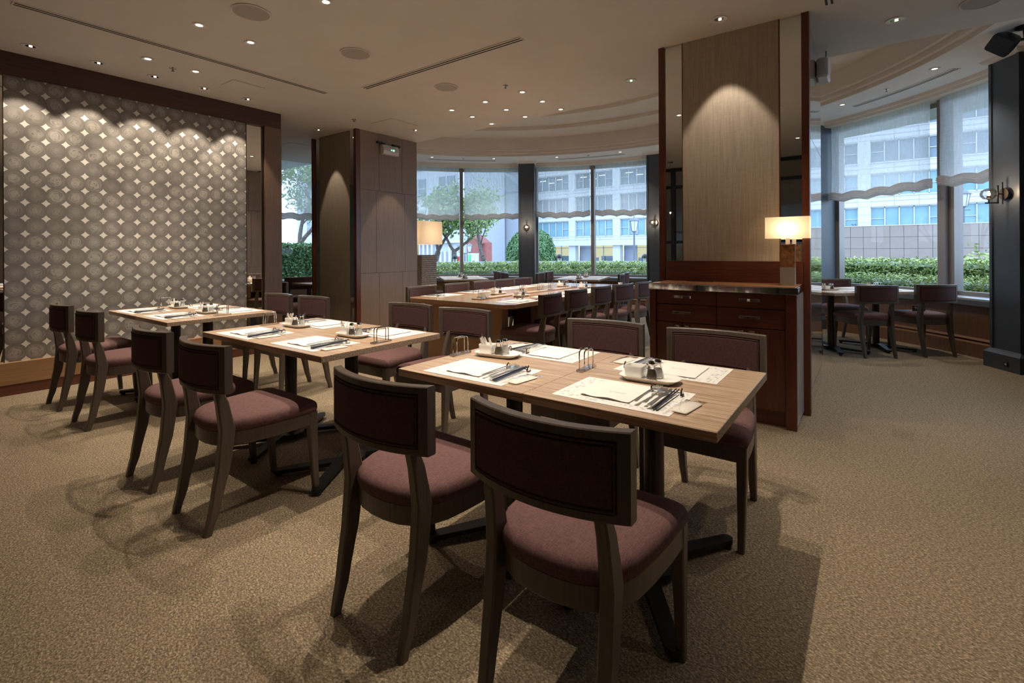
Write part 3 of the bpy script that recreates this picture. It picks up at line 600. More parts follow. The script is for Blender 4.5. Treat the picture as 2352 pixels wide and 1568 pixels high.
for i, y in enumerate((3.94, 4.53, 5.07, 5.53, 5.98)): chair(-3.955, y, R(-90), 'chair on the left side of the long table, %s' % ordn[i], GB)
# ------------------------------------------------------------ pedestal tables
def make_table():
    t = thing('pedestal_table', 'x', 'table'); TZ = .70
    b = MB(); b.bbox(-.3115, .3115, -.387, .387, TZ-.030, TZ, .0025); b.build('tabletop', 'tabletop', t)
    b = MB(); b.cyl(0, 0, .045, TZ-.04, .036, 28); b.build('column', 'bronze', t)
    b = MB(); b.box(-.13, .13, -.2, .2, TZ-.042, TZ-.031); b.build('mounting_plate', 'blackmetal', t)
    pts = []; 
    half = [(.0, .055), (.045, .10), (.155, .335)]
    def arm(sx, sy):
        a = Vector((0, sy*.07)); e = Vector((sx*.185, sy*.345)); d = (e-a).normalized(); n = Vector((-d.y, d.x)); w0, w1 = .034, .024
        out = [a-n*w0-d*.08, e-n*w1-d*.02]
        for i in range(1, 6): th = -PI/2+PI*i/6; out.append(e-d*.02+(n*sin(th)+d*cos(th))*w1)
        out += [e+n*w1-d*.02, a+n*w0-d*.08]; return [(p.x, p.y) for p in out]
    b = MB()
    for sx in (-1, 1):
        for sy in (-1, 1):
            P_ = arm(sx, sy); b.loft([[(x, y, z+ .012*(1-min(1, math.hypot(x, y)/.38))) for x, y in P_] for z in (.018, .038)])
    b.lathe([(.075, .018), (.078, .045), (.06, .052), (.042, .056)], n=28); b.build('base', 'blackmetal', t)
    for sx in (-1, 1):
        for sy in (-1, 1): b = MB(); b.cyl(sx*.178, sy*.325, 0, .020, .016, 14); b.build('glide', 'black', t)
    return Proto(t)
PT = make_table()
tb = {'T1': (-.949, 1.75), 'T2': (-2.665, 1.70), 'T3': (-4.56, 1.735)}
tl = {'T1': 'the nearest pair', 'T2': 'the middle pair', 'T3': 'the pair by the patterned wall'}
for k, (x, y) in tb.items():
    PT.put((x-.3125, y, 0), 0, 'square limed oak pedestal table, left of %s' % tl[k], 'pedestal tables in pairs')
    PT.put((x+.3125, y, 0), 0, 'square limed oak pedestal table, right of %s' % tl[k], 'pedestal tables in pairs')
# ------------------------------------------------------------ tableware prototypes (z = 0 is the table surface)
def p_mat():
    b = MB(); b.box(-.198, .198, -.138, .138, 0, .0012); o = b.build('placemat', 'mat', smooth=None); return Proto(tag(o, 'x', 'placemat'))
def p_napkin():
    b = MB(); n = 14; top = []; 
    for lay in range(2):
        secs = []
        for i in range(n+1):
            y = -.10+.20*i/n; row = []
            for j in range(n+1):
                x = -.085+.17*j/n; e = max(0, 1-(y+.10)/.035)
                z = .0018+.0016*lay+e*e*.0032*(.5+.5*sin(x*60+lay*.6))*(lay+.3)
                row.append((x+.0015*lay, y, z))
            secs.append(row)
        b.loft(secs, closed=False)
    o = b.build('napkin', 'napkin', smooth=80); return Proto(tag(o, 'x', 'napkin'))
def flat(pts, z):  # strip along y with (y, halfwidth, dz)
    return [[(-h, y, z+d), (h, y, z+d), (h, y, z+d+.002), (-h, y, z+d+.002)] for y, h, d in pts]
def p_fork():
    b = MB(); b.loft(flat([(-.1, .004, 0), (-.095, .0065, .001), (-.04, .004, .004), (.03, .003, .006), (.045, .010, .005), (.058, .0115, .003)], .012))
    for i in range(4): x = -.0095+.00633*i; b.loft([[(x-.0016+dx, y, .012+d), (x+.0016+dx, y, .012+d), (x+.0016+dx, y, .014+d), (x-.0016+dx, y, .014+d)] for y, d, dx in ((.057, .003, 0), (.085, .001, 0), (.10, .005, 0))])
    return Proto(tag(b.build('fork', 'steel'), 'x', 'fork'))
def p_knife():
    b = MB(); b.loft(flat([(-.105, .005, 0), (-.10, .0075, 0), (-.02, .0055, .002), (-.015, .0055, .002)], .011)); b.loft([[(-.006, y, .013), (w_-.006, y, .013), (w_-.006, y, .0145), (-.006, y, .0145)] for y, w_ in ((-.015, .011), (.03, .014), (.08, .014), (.10, .008), (.107, .002))])
    return Proto(tag(b.build('knife', 'steel'), 'x', 'knife'))
def p_spoon():
    b = MB(); b.loft(flat([(-.09, .004, 0), (-.085, .006, .001), (-.03, .0035, .003), (.03, .003, .004), (.045, .006, .003), (.06, .014, .001), (.078, .017, .0), (.094, .012, .002), (.10, .004, .004)], .012))
    return Proto(tag(b.build('spoon', 'steel'), 'x', 'spoon'))
def p_stick():
    b = MB(); b.tube([(0, -.11, .007), (0, .0, .011), (0, .105, .0155)], [.0042, .0034, .0022], 6); return Proto(tag(b.build('chopstick', plain('chopstick_lacquer', (.02, .025, .04), .25, 0, 0)), 'x', 'chopstick'))
def p_rest():
    t = thing('cutlery_rest', 'x', 'cutlery rest')
    for s in (-1, 1): b = MB(); b.tube([(s*.05, -.012, .003), (s*.05, -.008, .018), (s*.05, 0, .024), (s*.05, .008, .018), (s*.05, .012, .003), (s*.05, -.012, .003)], .0032, 6); b.build('foot', 'chrome', t)
    b = MB(); b.tube([(-.05, 0, .0095), (.05, 0, .0095)], .0026, 6); b.build('bar', 'chrome', t); return Proto(t)
def p_towel():
    t = thing('wet_towel_packet', 'x', 'wet towel'); b = MB(); b.loft([[(x, y, z) for x, y in rr(-.024+i, .024-i, -.062+i, .062-i, .006)] for z, i in ((.001, .003), (.003, 0), (.005, .001), (.008, .008))]); b.build('towel', 'paper', t)
    b = MB(); n = 8; secs = []
    for i in range(n+1):
        y = -.085+.17*i/n; e = abs(y)/.085; secs.append([(x, y, .0095*(1-e**3)*(1-.35*(x/.03)**2)+.003+.0018*sin(i*3+j)) for j, x in enumerate((-.03, -.015, 0, .015, .03))])
    b.loft(secs, closed=False); b.build('wrapper', 'film', t); return Proto(t)
def p_tray():
    b = MB(); S = lambda a, c, z: [(x, y, z) for x, y in rr(-a, a, -c, c, c*.72, 5)]
    b.loft([S(.085, .040, 0), S(.092, .045, .004), S(.108, .053, .015), S(.111, .055, .018), S(.108, .052, .018), S(.092, .042, .009), S(.05, .02, .008)]); return Proto(tag(b.build('serving_tray', 'white', smooth=50), 'x', 'tray'))
def p_bowl():
    b = MB(); S = lambda a, z: [(x, y, z) for x, y in rr(-a*1.12, a*1.12, -a*.92, a*.92, a*.3, 4)]
    b.loft([S(.024, 0), S(.030, .006), S(.032, .042), S(.031, .0435), S(.029, .042), S(.027, .008), S(.01, .007)]); return Proto(tag(b.build('sugar_bowl', 'white', smooth=50), 'x', 'bowl'))
def p_shaker(fill, kind):
    t = thing(kind+'_shaker', 'x', kind+' shaker')
    b = MB(); b.lathe([(.001, 0), (.019, 0), (.0215, .006), (.020, .018), (.014, .04), (.0105, .052), (.0105, .058)], n=20, caps=False); b.build('glass_body', 'clear', t)
    b = MB(); b.lathe([(.001, .004), (.0165, .005), (.0180, .012), (.0165, .02), (.0125, .036), (.001, .037)], n=16, caps=False); b.build('contents', fill, t)
    b = MB(); b.lathe([(.0118, .053), (.0125, .056), (.0125, .063), (.010, .069), (.001, .071)], n=20, caps=False); b.build('cap', 'chrome', t); return Proto(t)
def p_stand():
    t = thing('menu_stand', 'x', 'menu stand'); b = MB(); b.bbox(-.014, .014, -.062, .062, 0, .010, .002); b.build('base', 'acrylic', t)
    for s in (-1, 1):
        b = MB(); b.tube([(s*.011, -.038, .008), (s*.011, -.038, .07), (s*.011, -.035, .078), (s*.011, -.028, .082), (s*.011, .028, .082), (s*.011, .035, .078), (s*.011, .038, .07), (s*.011, .038, .008)], .0026, 8); b.build('wire_loop', 'chrome', t)
    return Proto(t)
def p_sugar():
    b = MB(); b.loft([[(-.0055, -.001, 0), (.0055, -.001, 0), (.0055, .001, 0), (-.0055, .001, 0)], [(-.0055, -.0025, .03), (.0055, -.0025, .03), (.0055, .0025, .03), (-.0055, .0025, .03)], [(-.0055, -.0005, .066), (.0055, -.0005, .066), (.0055, .0005, .066), (-.0055, .0005, .066)]])
    return Proto(tag(b.build('sugar_stick', 'paper', smooth=None), 'x', 'sugar stick'))
MAT, NAP, FORK, KNIFE, SPOON, STICK, REST, TOWEL, TRAY, BOWL = p_mat(), p_napkin(), p_fork(), p_knife(), p_spoon(), p_stick(), p_rest(), p_towel(), p_tray(), p_bowl()
SALT, PEPPER, STAND, SUG = p_shaker('salt', 'salt'), p_shaker('pepper', 'pepper'), p_stand(), p_sugar()
def setting(x, y, rz, seat, tw=True, full=True, z=.70, tw_off=.218, nap_rz=0, shiny=False):
    def at(dx, dy, h=0): return (x+dx*cos(rz)-dy*sin(rz), y+dx*sin(rz)+dy*cos(rz), z+h)
    MAT.put(at(0, 0), rz, 'printed white placemat, '+seat)
    NAP.put(at(-.03, .008, .0012), rz+nap_rz, 'folded white napkin on the placemat, '+seat)
    if full:
        REST.put(at(.118, .085, .0012), rz, 'small chrome cutlery rest on the placemat, '+seat)
        FORK.put(at(.083, .005, .0012), rz-.04, 'silver fork on the placemat, '+seat)
        SPOON.put(at(.108, -.002, .0012), rz, 'silver spoon, '+seat)
        KNIFE.put(at(.128, .0, .0012), rz-.02, 'silver knife, '+seat)
        for k in (0, 1): STICK.put(at(.142+.0095*k, .0, .0012), rz-.01, 'dark chopstick of a pair, '+seat, 'chopsticks at '+seat)
        if tw: TOWEL.put(at(tw_off, -.03), rz-.12, 'plastic wrapped wet towel right of the placemat, '+seat)
X1, Y1 = tb['T1']
setting(-1.26, 1.528, 0, 'the front left seat of the nearest table')
setting(-.666, 1.548, 0, 'the front right seat of the nearest table')
setting(-.64, 1.985, PI, 'the back right seat of the nearest table')
setting(-1.225, 1.985, PI, 'the back left seat of the nearest table')
X2, Y2 = tb['T2']
setting(-2.98, 1.475, 0, 'the front left seat of the middle table'); setting(-2.375, 1.490, 0, 'the front right seat of the middle table')
setting(-2.33, 1.93, PI, 'the back right seat of the middle table', tw=False); setting(-2.97, 1.93, PI, 'the back left seat of the middle table', tw=False)
setting(-4.91, 1.515, 0, 'the front left seat of the table by the patterned wall'); setting(-4.32, 1.525, 0, 'the front right seat of the table by the patterned wall')
setting(-4.27, 1.955, PI, 'the back right seat of the table by the patterned wall', tw=False); setting(-4.85, 1.955, PI, 'the back left seat of the table by the patterned wall', tw=False)
def cond(x, y, rz, where, sticks=0, z=.70, shk=True):
    def at(dx, dy, h=0): return (x+dx*cos(rz)-dy*sin(rz), y+dx*sin(rz)+dy*cos(rz), z+h)
    TRAY.put(at(0, 0), rz, 'white oblong ceramic tray '+where); BOWL.put(at(-.055, 0, .009), rz, 'white square bowl on the tray '+where)
    if shk:
        PEPPER.put(at(.012, -.018, .009), rz, 'glass pepper shaker on tray '+where); SALT.put(at(.022, .024, .009), rz, 'glass salt shaker on tray '+where)
    for k in range(sticks):
        o = SUG.put(at(-.078+.011*k, random.uniform(-.012, .012), .019), rz+random.uniform(-.5, .5), 'paper sugar stick in bowl '+where, 'sugar sticks '+where)
        o.rotation_euler = (random.uniform(-.25, .25), random.uniform(-.5, -.05), random.uniform(-.6, .6))
cond(-1.377, 1.785, R(8), 'at the left end of the nearest table', 6); cond(-.655, 1.765, R(2), 'at the right half of the nearest table', 0)
cond(-3.005, 1.755, R(2), 'at the left half of the middle table', 6); cond(-2.385, 1.735, R(2), 'at the right half of the middle table', 4)
cond(-4.90, 1.765, R(2), 'at the left half of the table by the patterned wall', 3); cond(-4.29, 1.745, R(2), 'at the right half of the table by the patterned wall', 3)
STAND.put((-.927, 1.785, .70), 0, 'chrome and acrylic menu stand on the seam of the nearest table'); STAND.put((-1.545, 1.715, .70), R(0), 'chrome and acrylic menu stand at the left end of the nearest table')
STAND.put((-3.235, 1.70, .70), 0, 'menu stand at the left end of the middle table'); STAND.put((-2.095, 1.70, .70), 0, 'menu stand at the right end of the middle table')
STAND.put((-5.13, 1.75, .70), 0, 'menu stand at the left end of the table by the patterned wall'); STAND.put((-4.03, 1.75, .70), 0, 'menu stand at the right end of the table by the patterned wall')
# opened wrapper at the far right seat
# ------------------------------------------------------------ long communal table
t = thing('communal_table', 'long honey oak communal table with a solid end panel', 'table', (-3.26, 5.02, 0))
def sh(x, y): return (x+3.26, y-5.02)
pl = [(-3.87, 3.515), (-2.64, 3.515), (-2.57, 3.585), (-2.57, 6.44), (-2.64, 6.51), (-3.87, 6.51), (-3.95, 6.43), (-3.95, 3.595)]
b = MB(); b.prism([sh(*p) for p in pl], .662, .700); b.build('tabletop', 'bigtable', t, smooth=None)
b = MB(); b.box(-.60, .435, -1.30, -1.20, 0, .662); b.build('end_panel', 'bigpanel', t)
b = MB(); b.box(-.60, .46, 1.25, 1.33, 0, .662); b.build('end_panel', 'bigpanel', t)
b = MB(); b.box(.24, .46, -.84, -.78, 0, .655); b.build('divider', 'redwood_z', t)
b = MB(); b.box(-.22, .24, -.05, 1.25, 0, .655); b.build('spine', 'bigpanel', t)
# raised utensil strip and things on it
b = MB(); b.bbox(-.06, .06, -1.0, 1.0, 0, .012, .003); o = b.build('runner_tray', 'tabletop'); o.location = (-3.17, 4.75, .70); tag(o, 'low narrow oak tray along the middle of the long table', 'tray')
zz = .712
for i, (x, y) in enumerate(((-3.19, 3.86), (-3.10, 3.80), (-3.21, 4.62), (-3.12, 4.52), (-3.22, 5.02), (-3.12, 5.10), (-3.21, 5.62), (-3.12, 5.68))):
    STAND.put((x-.0, y, zz if abs(x+3.165) < .2 else .70), 0, 'menu stand on the long table, %s from its near end on the %s' % (['first', 'second', 'third', 'fourth'][i//2], 'right' if i % 2 else 'left'), 'menu stands on the long table')
cond(-2.99, 4.28, R(85), 'on the right of the long table near the camera', 3); cond(-3.35, 4.35, R(85), 'on the left of the long table near the camera', 4)
cond(-3.36, 5.80, R(85), 'on the left of the long table near the windows', 4); cond(-2.99, 5.72, R(85), 'on the right of the long table near the windows', 4)
for i, y in enumerate((3.88, 4.47, 5.04, 5.50, 6.0)):
    full = i < 2
    setting(-2.73, y, R(90), 'long table right side, place %s' % ['nearest the camera', 'second from the camera', 'third from the camera', 'fourth from the camera', 'furthest away'][i], tw=False, full=full)
    setting(-3.80, y+.05, R(-90), 'long table left side, place %s' % ['nearest the camera', 'second from the camera', 'third from the camera', 'fourth from the camera', 'furthest away'][i], tw=False, full=full)
# ------------------------------------------------------------ tables along the windows
def wt(cx_, cy_, rz, nm_, chairs, two=True):
    u = Vector((cos(rz), sin(rz))); 
    for s, w_ in ((-1, 'left'), (1, 'right')):
        p = Vector((cx_, cy_))+u*(.3125*s); PT.put((p.x, p.y, 0), rz, 'square oak topped pedestal table, %s half of the pair %s' % (w_, nm_), 'window tables')
    MATS = [(-.3, -.22, 0), (.3, -.22, 0), (.3, .22, PI), (-.3, .22, PI)]
    for i, (a, c, r2) in enumerate(MATS):
        x = cx_+a*cos(rz)-c*sin(rz); y = cy_+a*sin(rz)+c*cos(rz)
        setting(x, y, rz+r2, '%s corner of the table %s' % (['near left', 'near right', 'far right', 'far left'][i], nm_), tw=False, full=False)
    for a in (-.32, .3):
        x = cx_+a*cos(rz); y = cy_+a*sin(rz); cond(x, y, rz, 'at the %s of the table %s' % ('left' if a < 0 else 'right', nm_), 3)
    for a, c, r2, lab in chairs:
        x = cx_+a*cos(rz)-c*sin(rz); y = cy_+a*sin(rz)+c*cos(rz); chair(x, y, rz+r2, lab, 'chairs along the windows')
wt(-.15, 7.15, R(46), 'in the right window bay', [])
STAND.put((.10, 7.42, .70), R(40), 'menu stand on the table in the right window bay')
CH.put((-.036, 6.84, 0), R(34.5), 'chair before the right window bay, nearer the lacquered pillar', 'chairs along the windows')
CH.put((.487, 7.27, 0), R(36), 'chair in the right window bay holding a small reserved sign', 'chairs along the windows')
CH.put((-.30, 7.66, 0), R(210), 'chair behind the right bay table, facing the camera before the navy pier', 'chairs along the windows')
CH.put((-.74, 6.52, 0), R(-44), 'chair at the left end of the right bay table, mostly hidden', 'chairs along the windows')
t = thing('reserved_sign', 'small brown reserved sign standing on a chair in the right window bay', 'sign', (.46, 7.25, .476), R(20))
b = MB(); b.bbox(-.062, .062, -.004, .004, 0, .062, .001); b.build('plate', plain('brown_plate', (.06, .03, .022), .4), t)
text_mesh('lettering', '予約席', .034, 'trim', t, (0, -.0052, .032), (PI/2, 0, 0))
b = MB(); b.box(-.03, .03, -.004, .02, 0, .002); b.build('foot', 'dark', t)
wt(-6.07, 6.80, R(-41), 'in the left window bay', [(-.3, .52, PI, 'chair right of the left bay table, nearer the window'), (.3, .54, PI, 'chair right of the left bay table, nearer the camera'), (.1, -.56, 0, 'chair left of the left bay table')])
wt(-4.15, 7.88, R(106), 'in the middle window bay', [(-.3, .52, PI, 'chair left of the middle bay table, nearer the camera'), (.3, .52, PI, 'chair left of the middle bay table, nearer the window'), (-.3, -.52, 0, 'chair right of the middle bay table, nearer the camera'), (.3, -.52, 0, 'chair right of the middle bay table, nearer the window')])
# tables in the left part seen past the wall post
PT.put((-7.06, 4.62, 0), 0, 'oak pedestal table past the brown post, beside the left pillar')
PT.put((-8.03, 4.93, 0), 0, 'oak pedestal table close to the far left window')
chair(-6.44, 3.69, 0, 'dark chair just past the brown post with its back to the camera', 'chairs in the far left room')
chair(-7.62, 4.45, R(75), 'chair between the two far left tables', 'chairs in the far left room')
STAND.put((-7.95, 5.1, .70), 0, 'menu stand on the table by the far left window')
spot((-7.2, 4.4, H-.02), 30, 120, .5, (-7.2, 4.4, 0)); DLP.put((-7.2, 4.4, H-.001), 0, 'added fill downlight left of the left pillar')  # downlight added to fill the far left room with light
# ------------------------------------------------------------ sideboard
t = thing('sideboard', 'dark red wooden sideboard with chrome handles against the lit pillar', 'sideboard', (-.88, 3.86, 0)); x0, x1, yf, yb_ = -.475, .50, -.205, .205
b = MB(); b.box(x0+.005, x1-.005, yf+.03, yb_, .10, .885); b.box(x0+.05, x1-.06, yf+.05, yb_, 0, .10)
for a, c in ((x0, x0+.045), (x1-.062, x1)): b.box(a, c, yf, yf+.05, 0, .885)
b.box(x0, x0+.03, yf+.05, yb_, 0, .885)
b.build('body', 'redwood_z', t)
b = MB(); b.box(x1-.0005, x1+.0025, yf+.012, yb_, .03, .885); b.build('side_panel', wood('side_panel', (.42, .36, .32), (.30, .25, .22), 'z', 60, .2), t)
xa, xb, xm = x0+.048, x1-.065, .007
for c0, c1 in ((xa, xm-.003), (xm+.003, xb)):
    for z0, z1 in ((.785, .882), (.652, .779)):
        b = MB(); b.bbox(c0, c1, yf+.012, yf+.032, z0, z1, .0015); d = b.build('drawer', 'redwood', t)
        xc = (c0+c1)/2-(.02 if c0 < 0 else -.0); zc = z0+(z1-z0)*.55
        b = MB(); b.bbox(xc-.068, xc+.068, yf-.012, yf-.004, zc-.010, zc+.010, .002); b.box(xc-.06, xc-.05, yf-.004, yf+.012, zc-.004, zc+.004); b.box(xc+.05, xc+.06, yf-.004, yf+.012, zc-.004, zc+.004); b.build('handle', 'chrome', d)
    mid = (c0+c1)/2-.02
    for e0, e1, hx in ((c0, mid-.002, mid-.035), (mid+.002, c1, mid+.035)):
        b = MB(); b.bbox(e0, e1, yf+.012, yf+.032, .11, .646, .0015); d = b.build('door', 'redwood_z', t)
        b = MB(); b.bbox(hx-.018, hx+.018, yf-.008, yf+.0, .60, .63, .002); b.box(hx-.01, hx+.01, yf, yf+.012, .61, .62); b.build('handle', 'chrome', d)
b = MB(); b.bbox(x0-.008, x1+.008, yf-.008, yb_-.001, .886, .932, .004); b.build('metal_band', 'chrome', t)
b = MB(); b.box(x0+.006, x1-.006, yf+.006, yb_-.002, .930, .9345); b.build('worktop', wood('warm_worktop', (.36, .17, .075), (.26, .11, .05), 'x', 70, .3), t)
b = MB(); b.box(-.479, .503, .18, .2015, .9345, 1.096); b.build('splashback', 'redwood', t)
b = MB(); b.box(-.3, -.1, .135, .15, .9345, .9385); b.build('cable_slot', 'dark', t)
# table lamp
t = thing('table_lamp', 'lit table lamp with rectangular cream shade on the sideboard', 'table lamp', (-.455, 3.895, .9345))
b = MB(); b.bbox(-.046, .046, -.03, .03, 0, .125, .001); b.build('foot_block', plain('grey_lacquer', (.42, .36, .30), .25), t)
b = MB(); b.bbox(-.046, .046, -.03, .03, .125, .285, .001); b.build('burl_block', plain('burl_wood', (.30, .13, .045), .35, 0, .5, 45), t)
b = MB(); b.box(-.013, .013, -.008, .008, .285, .345); b.build('neck', 'trim', t)
b = MB(); secs = [[(x, y, z) for x, y in rr(-.135, .135, -.052, .052, .006)] for z in (.325, .328, .47, .473)]; b.loft(secs, caps=False)
ms, nt, p = nm('lit_shade'); setp(p, (.85, .74, .58), .8); p.inputs['Transmission Weight'].default_value = 0
nt.nodes.remove(p); o_ = nt.nodes['Material Output']; d_ = nt.nodes.new('ShaderNodeBsdfDiffuse'); t_ = nt.nodes.new('ShaderNodeBsdfTranslucent'); mx = nt.nodes.new('ShaderNodeMixShader')
d_.inputs[0].default_value = (.85, .78, .66, 1); t_.inputs[0].default_value = (.95, .86, .70, 1); mx.inputs[0].default_value = .55
nt.links.new(d_.outputs[0], mx.inputs[1]); nt.links.new(t_.outputs[0], mx.inputs[2]); nt.links.new(mx.outputs[0], o_.inputs[0])
b.build('lamp_shade', ms, t)
b = MB(); b.lathe([(.001, .385), (.018, .39), (.024, .41), (.015, .432), (.001, .436)], n=14); b.build('bulb', emis('warm_bulb', (1, .78, .48), 7), t)
d = bpy.data.lights.new('lamp_light', 'POINT'); d.energy = 2.6; d.color = (1, .76, .48); d.shadow_soft_size = .03
o = bpy.data.objects.new('lamp_light', d); COL.objects.link(o); o.location = (-.455, 3.895, .9345+.40)
# small cup on the window side of the pillar
b = MB(); b.lathe([(.018, 0), (.022, .03), (.030, .06), (.026, .06), (.018, .01), (.001, .01)], n=16); o = b.build('cup', 'white', smooth=50); o.location = (-2.66, 6.1, .70); tag(o, 'small white cup at the far end of the long table', 'cup')
# tall lamp behind the left pillar with woven pedestal
t = thing('floor_lamp', 'tall lamp with orange cream shade and carved pedestal behind the left pillar', 'lamp', (-5.98, 5.70, 0))
def carved():
    m, nt, p = nm('carved_pedestal'); setp(p, (.40, .30, .23), .6); wv = nt.nodes.new('ShaderNodeTexWave'); wv.inputs['Scale'].default_value = 9; wv.inputs['Distortion'].default_value = 3; wv.inputs['Detail Scale'].default_value = 3
    nt.links.new(coords(nt, (1, 1, 2.2), (0, .5, 0)), wv.inputs[0]); nt.links.new(ramp(nt, wv.outputs[1], (.3, (.27, .20, .15)), (.7, (.46, .36, .28))), p.inputs['Base Color']); bump(nt, p, wv.outputs[1], .8, .01); return m
b = MB(); b.bbox(-.17, .17, -.17, .17, 0, 1.13, .004); b.build('pedestal', carved(), t)
b = MB(); b.cyl(-.1, 0, 1.13, 1.34, .02, 14); b.build('neck', 'trim', t)
b = MB(); b.loft([[(x, y, z) for x, y in rr(-.24, .24, -.24, .24, .01)] for z in (1.30, 1.303, 1.675, 1.678)], caps=False); b.build('lamp_shade', ms, t)
b = MB(); b.box(-.235, .235, -.235, .235, 1.302, 1.306); b.build('diffuser', emis('diffuser', (1, .9, .75), .9), t)
b = MB(); b.lathe([(.001, 1.45), (.03, 1.46), (.03, 1.50), (.001, 1.52)], n=14); b.build('bulb', emis('soft_bulb', (1, .7, .4), 3), t)
d = bpy.data.lights.new('lamp_light', 'POINT'); d.energy = 4.5; d.color = (1, .62, .34); d.shadow_soft_size = .05; o = bpy.data.objects.new('lamp_light', d); COL.objects.link(o); o.location = (-5.98, 5.70, 1.50)
# floor socket on the right pier plinth
t = thing('wall_socket', 'small black socket plate on the plinth of the right pier', 'socket', pol(5.004, 28.9, .045), R(29.6+180))
b = MB(); b.box(0, .006, -.022, .022, 0, .045); b.build('plate', 'black', t); b = MB(); b.box(.006, .008, -.009, .009, .014, .031); b.build('outlet', 'trim', t)
#OUTSIDE
# ------------------------------------------------------------ outside
def leafmat(name, c1, c2, sc=9):
    m, nt, p = nm(name); setp(p, c1, .45); p.inputs['Specular IOR Level'].default_value = .4
    n1 = noise(nt, coords(nt), sc, 4, .7); nt.links.new(ramp(nt, n1, (.35, c2), (.65, c1)), p.inputs['Base Color']); return m
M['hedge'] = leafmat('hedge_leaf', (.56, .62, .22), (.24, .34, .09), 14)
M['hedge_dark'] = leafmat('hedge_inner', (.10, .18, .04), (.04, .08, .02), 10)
M['leaf'] = leafmat('tree_leaf', (.32, .42, .15), (.15, .24, .08), 3)
M['bushleaf'] = leafmat('bush_leaf', (.17, .30, .12), (.06, .15, .05), 8)
M['bark'] = plain('bark', (.13, .11, .10), .9, 0, .4, 12)
def leaf(b, p, s, n=None):
    d = Vector((random.gauss(0, 1), random.gauss(0, 1), random.gauss(0, 1)))
    if n is not None: d = d*.55+n*1.1
    d.normalize(); a = d.orthogonal().normalized(); a.rotate(Matrix.Rotation(random.random()*6.28, 3, d)); c = d.cross(a)
    s *= random.uniform(.6, 1.3); b.add([p-a*s, p-c*s*.45+d*s*.1, p+a*s, p+c*s*.45+d*s*.1], [(0, 1, 2, 3)])
b = MB(); b.prism([(CX+5.74*cos(R(a)), CY+5.74*sin(R(a))) for a in range(-5, 186, 5)]+[(CX+13*cos(R(a)), CY+13*sin(R(a))) for a in range(185, -6, -5)], -.3, .02); struct(b, 'garden_ground', plain('soil', (.12, .09, .06), .95, 0, .3, 4))
b = MB(); b.box(-140, 80, 5, 160, -.8, -.6); b.box(-140, -9, -40, 5, -.8, -.6); b.box(3.6, 60, -30, 5, -.8, -.6); struct(b, 'street_ground', plain('pavement', (.40, .40, .40), .9, 0, .08, 2))
def hedge(name, lab, r0, r1, a0, a1, z1f, n, s=.026, mat='hedge', cat='hedge', z0=.02):
    t = thing(name, lab, cat); b = MB(); N = int((a1-a0)/1.2); rm = (r0+r1)/2
    secs = []
    for i in range(N+1):
        a = a0+(a1-a0)*i/N; z1 = z1f(a); secs.append([pol(r+random.uniform(-.02, .02), a, z) for r, z in ((r0+.04, z0), (r0+.03, z1*.6), (r0+.05, z1-.08), (r0+.12, z1-.03), (rm, z1-.02), (r1-.1, z1-.03), (r1-.03, z1-.1), (r1-.03, z0))])
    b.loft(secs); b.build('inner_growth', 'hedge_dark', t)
    b = MB()
    for i in range(n):
        a = random.uniform(a0, a1); z1 = z1f(a); q = random.random(); lump = .025*sin(a*2.3)+.02*sin(a*5.1+1)
        if q < .55: r = random.uniform(r0, r1-.05); z = z1+lump+random.gauss(0, .016)+.01*sin(r*30); nn = Vector((0, 0, 1))
        else: r = r0+random.gauss(.015, .018); z = z1+lump-abs(random.gauss(0, .5))*(z1-z0)*.9; z = max(z0, z); nn = Vector((-cos(R(a)), -sin(R(a)), .5))
        leaf(b, Vector(pol(r, a, z)), s, nn)
    o = b.build('leaves', mat, t, smooth=None, kind='stuff')
hedge('clipped_hedge', 'low clipped hedge directly outside the curved windows', 6.25, 7.1, 22, 158, lambda a: .735, 26000)
hedge('clipped_hedge', 'taller clipped hedge in the second row outside the windows', 7.8, 9.0, 22, 152, lambda a: .955 if a < 75 else (.955-.11*min(1, (a-75)/15)), 30000, .03)
hedge('tall_hedge', 'tall leafy hedge outside the far left window', 8.3, 9.8, 153, 182, lambda a: 1.36, 15000, .045, 'bushleaf')
b = MB(); ring(b, rbox(10.1, 10.3, 0, .865), 84, 150); tag(b.build('garden_wall', plain('pale_stone', (.50, .51, .53), .8)), 'low white garden wall behind the hedges', 'wall')
# brown tiled wall
b = MB(); tp = .4375
for i in range(-5, 26):
    for j in range(-3, 1):
        z1 = 2.143+.467*j; b.box(-.611+tp*i+.006, -.611+tp*(i+1)-.006, 25, 25.05, z1-.467+.006, z1-.006)
t = thing('tiled_wall', 'tall brown tiled wall behind the hedges outside the right windows', 'wall'); b.build('tiles', plain('mauve_tile', (.25, .20, .175), .45, 0, .05, 3), t, smooth=None)
b = MB(); b.box(-2.8, 10.8, 25.02, 25.2, -.6, 2.13); b.build('backing', plain('grout', (.10, .08, .075), .9), t); b = MB(); b.box(-2.8, 10.8, 24.98, 25.22, 2.138, 2.155); b.build('coping', 'trim', t)
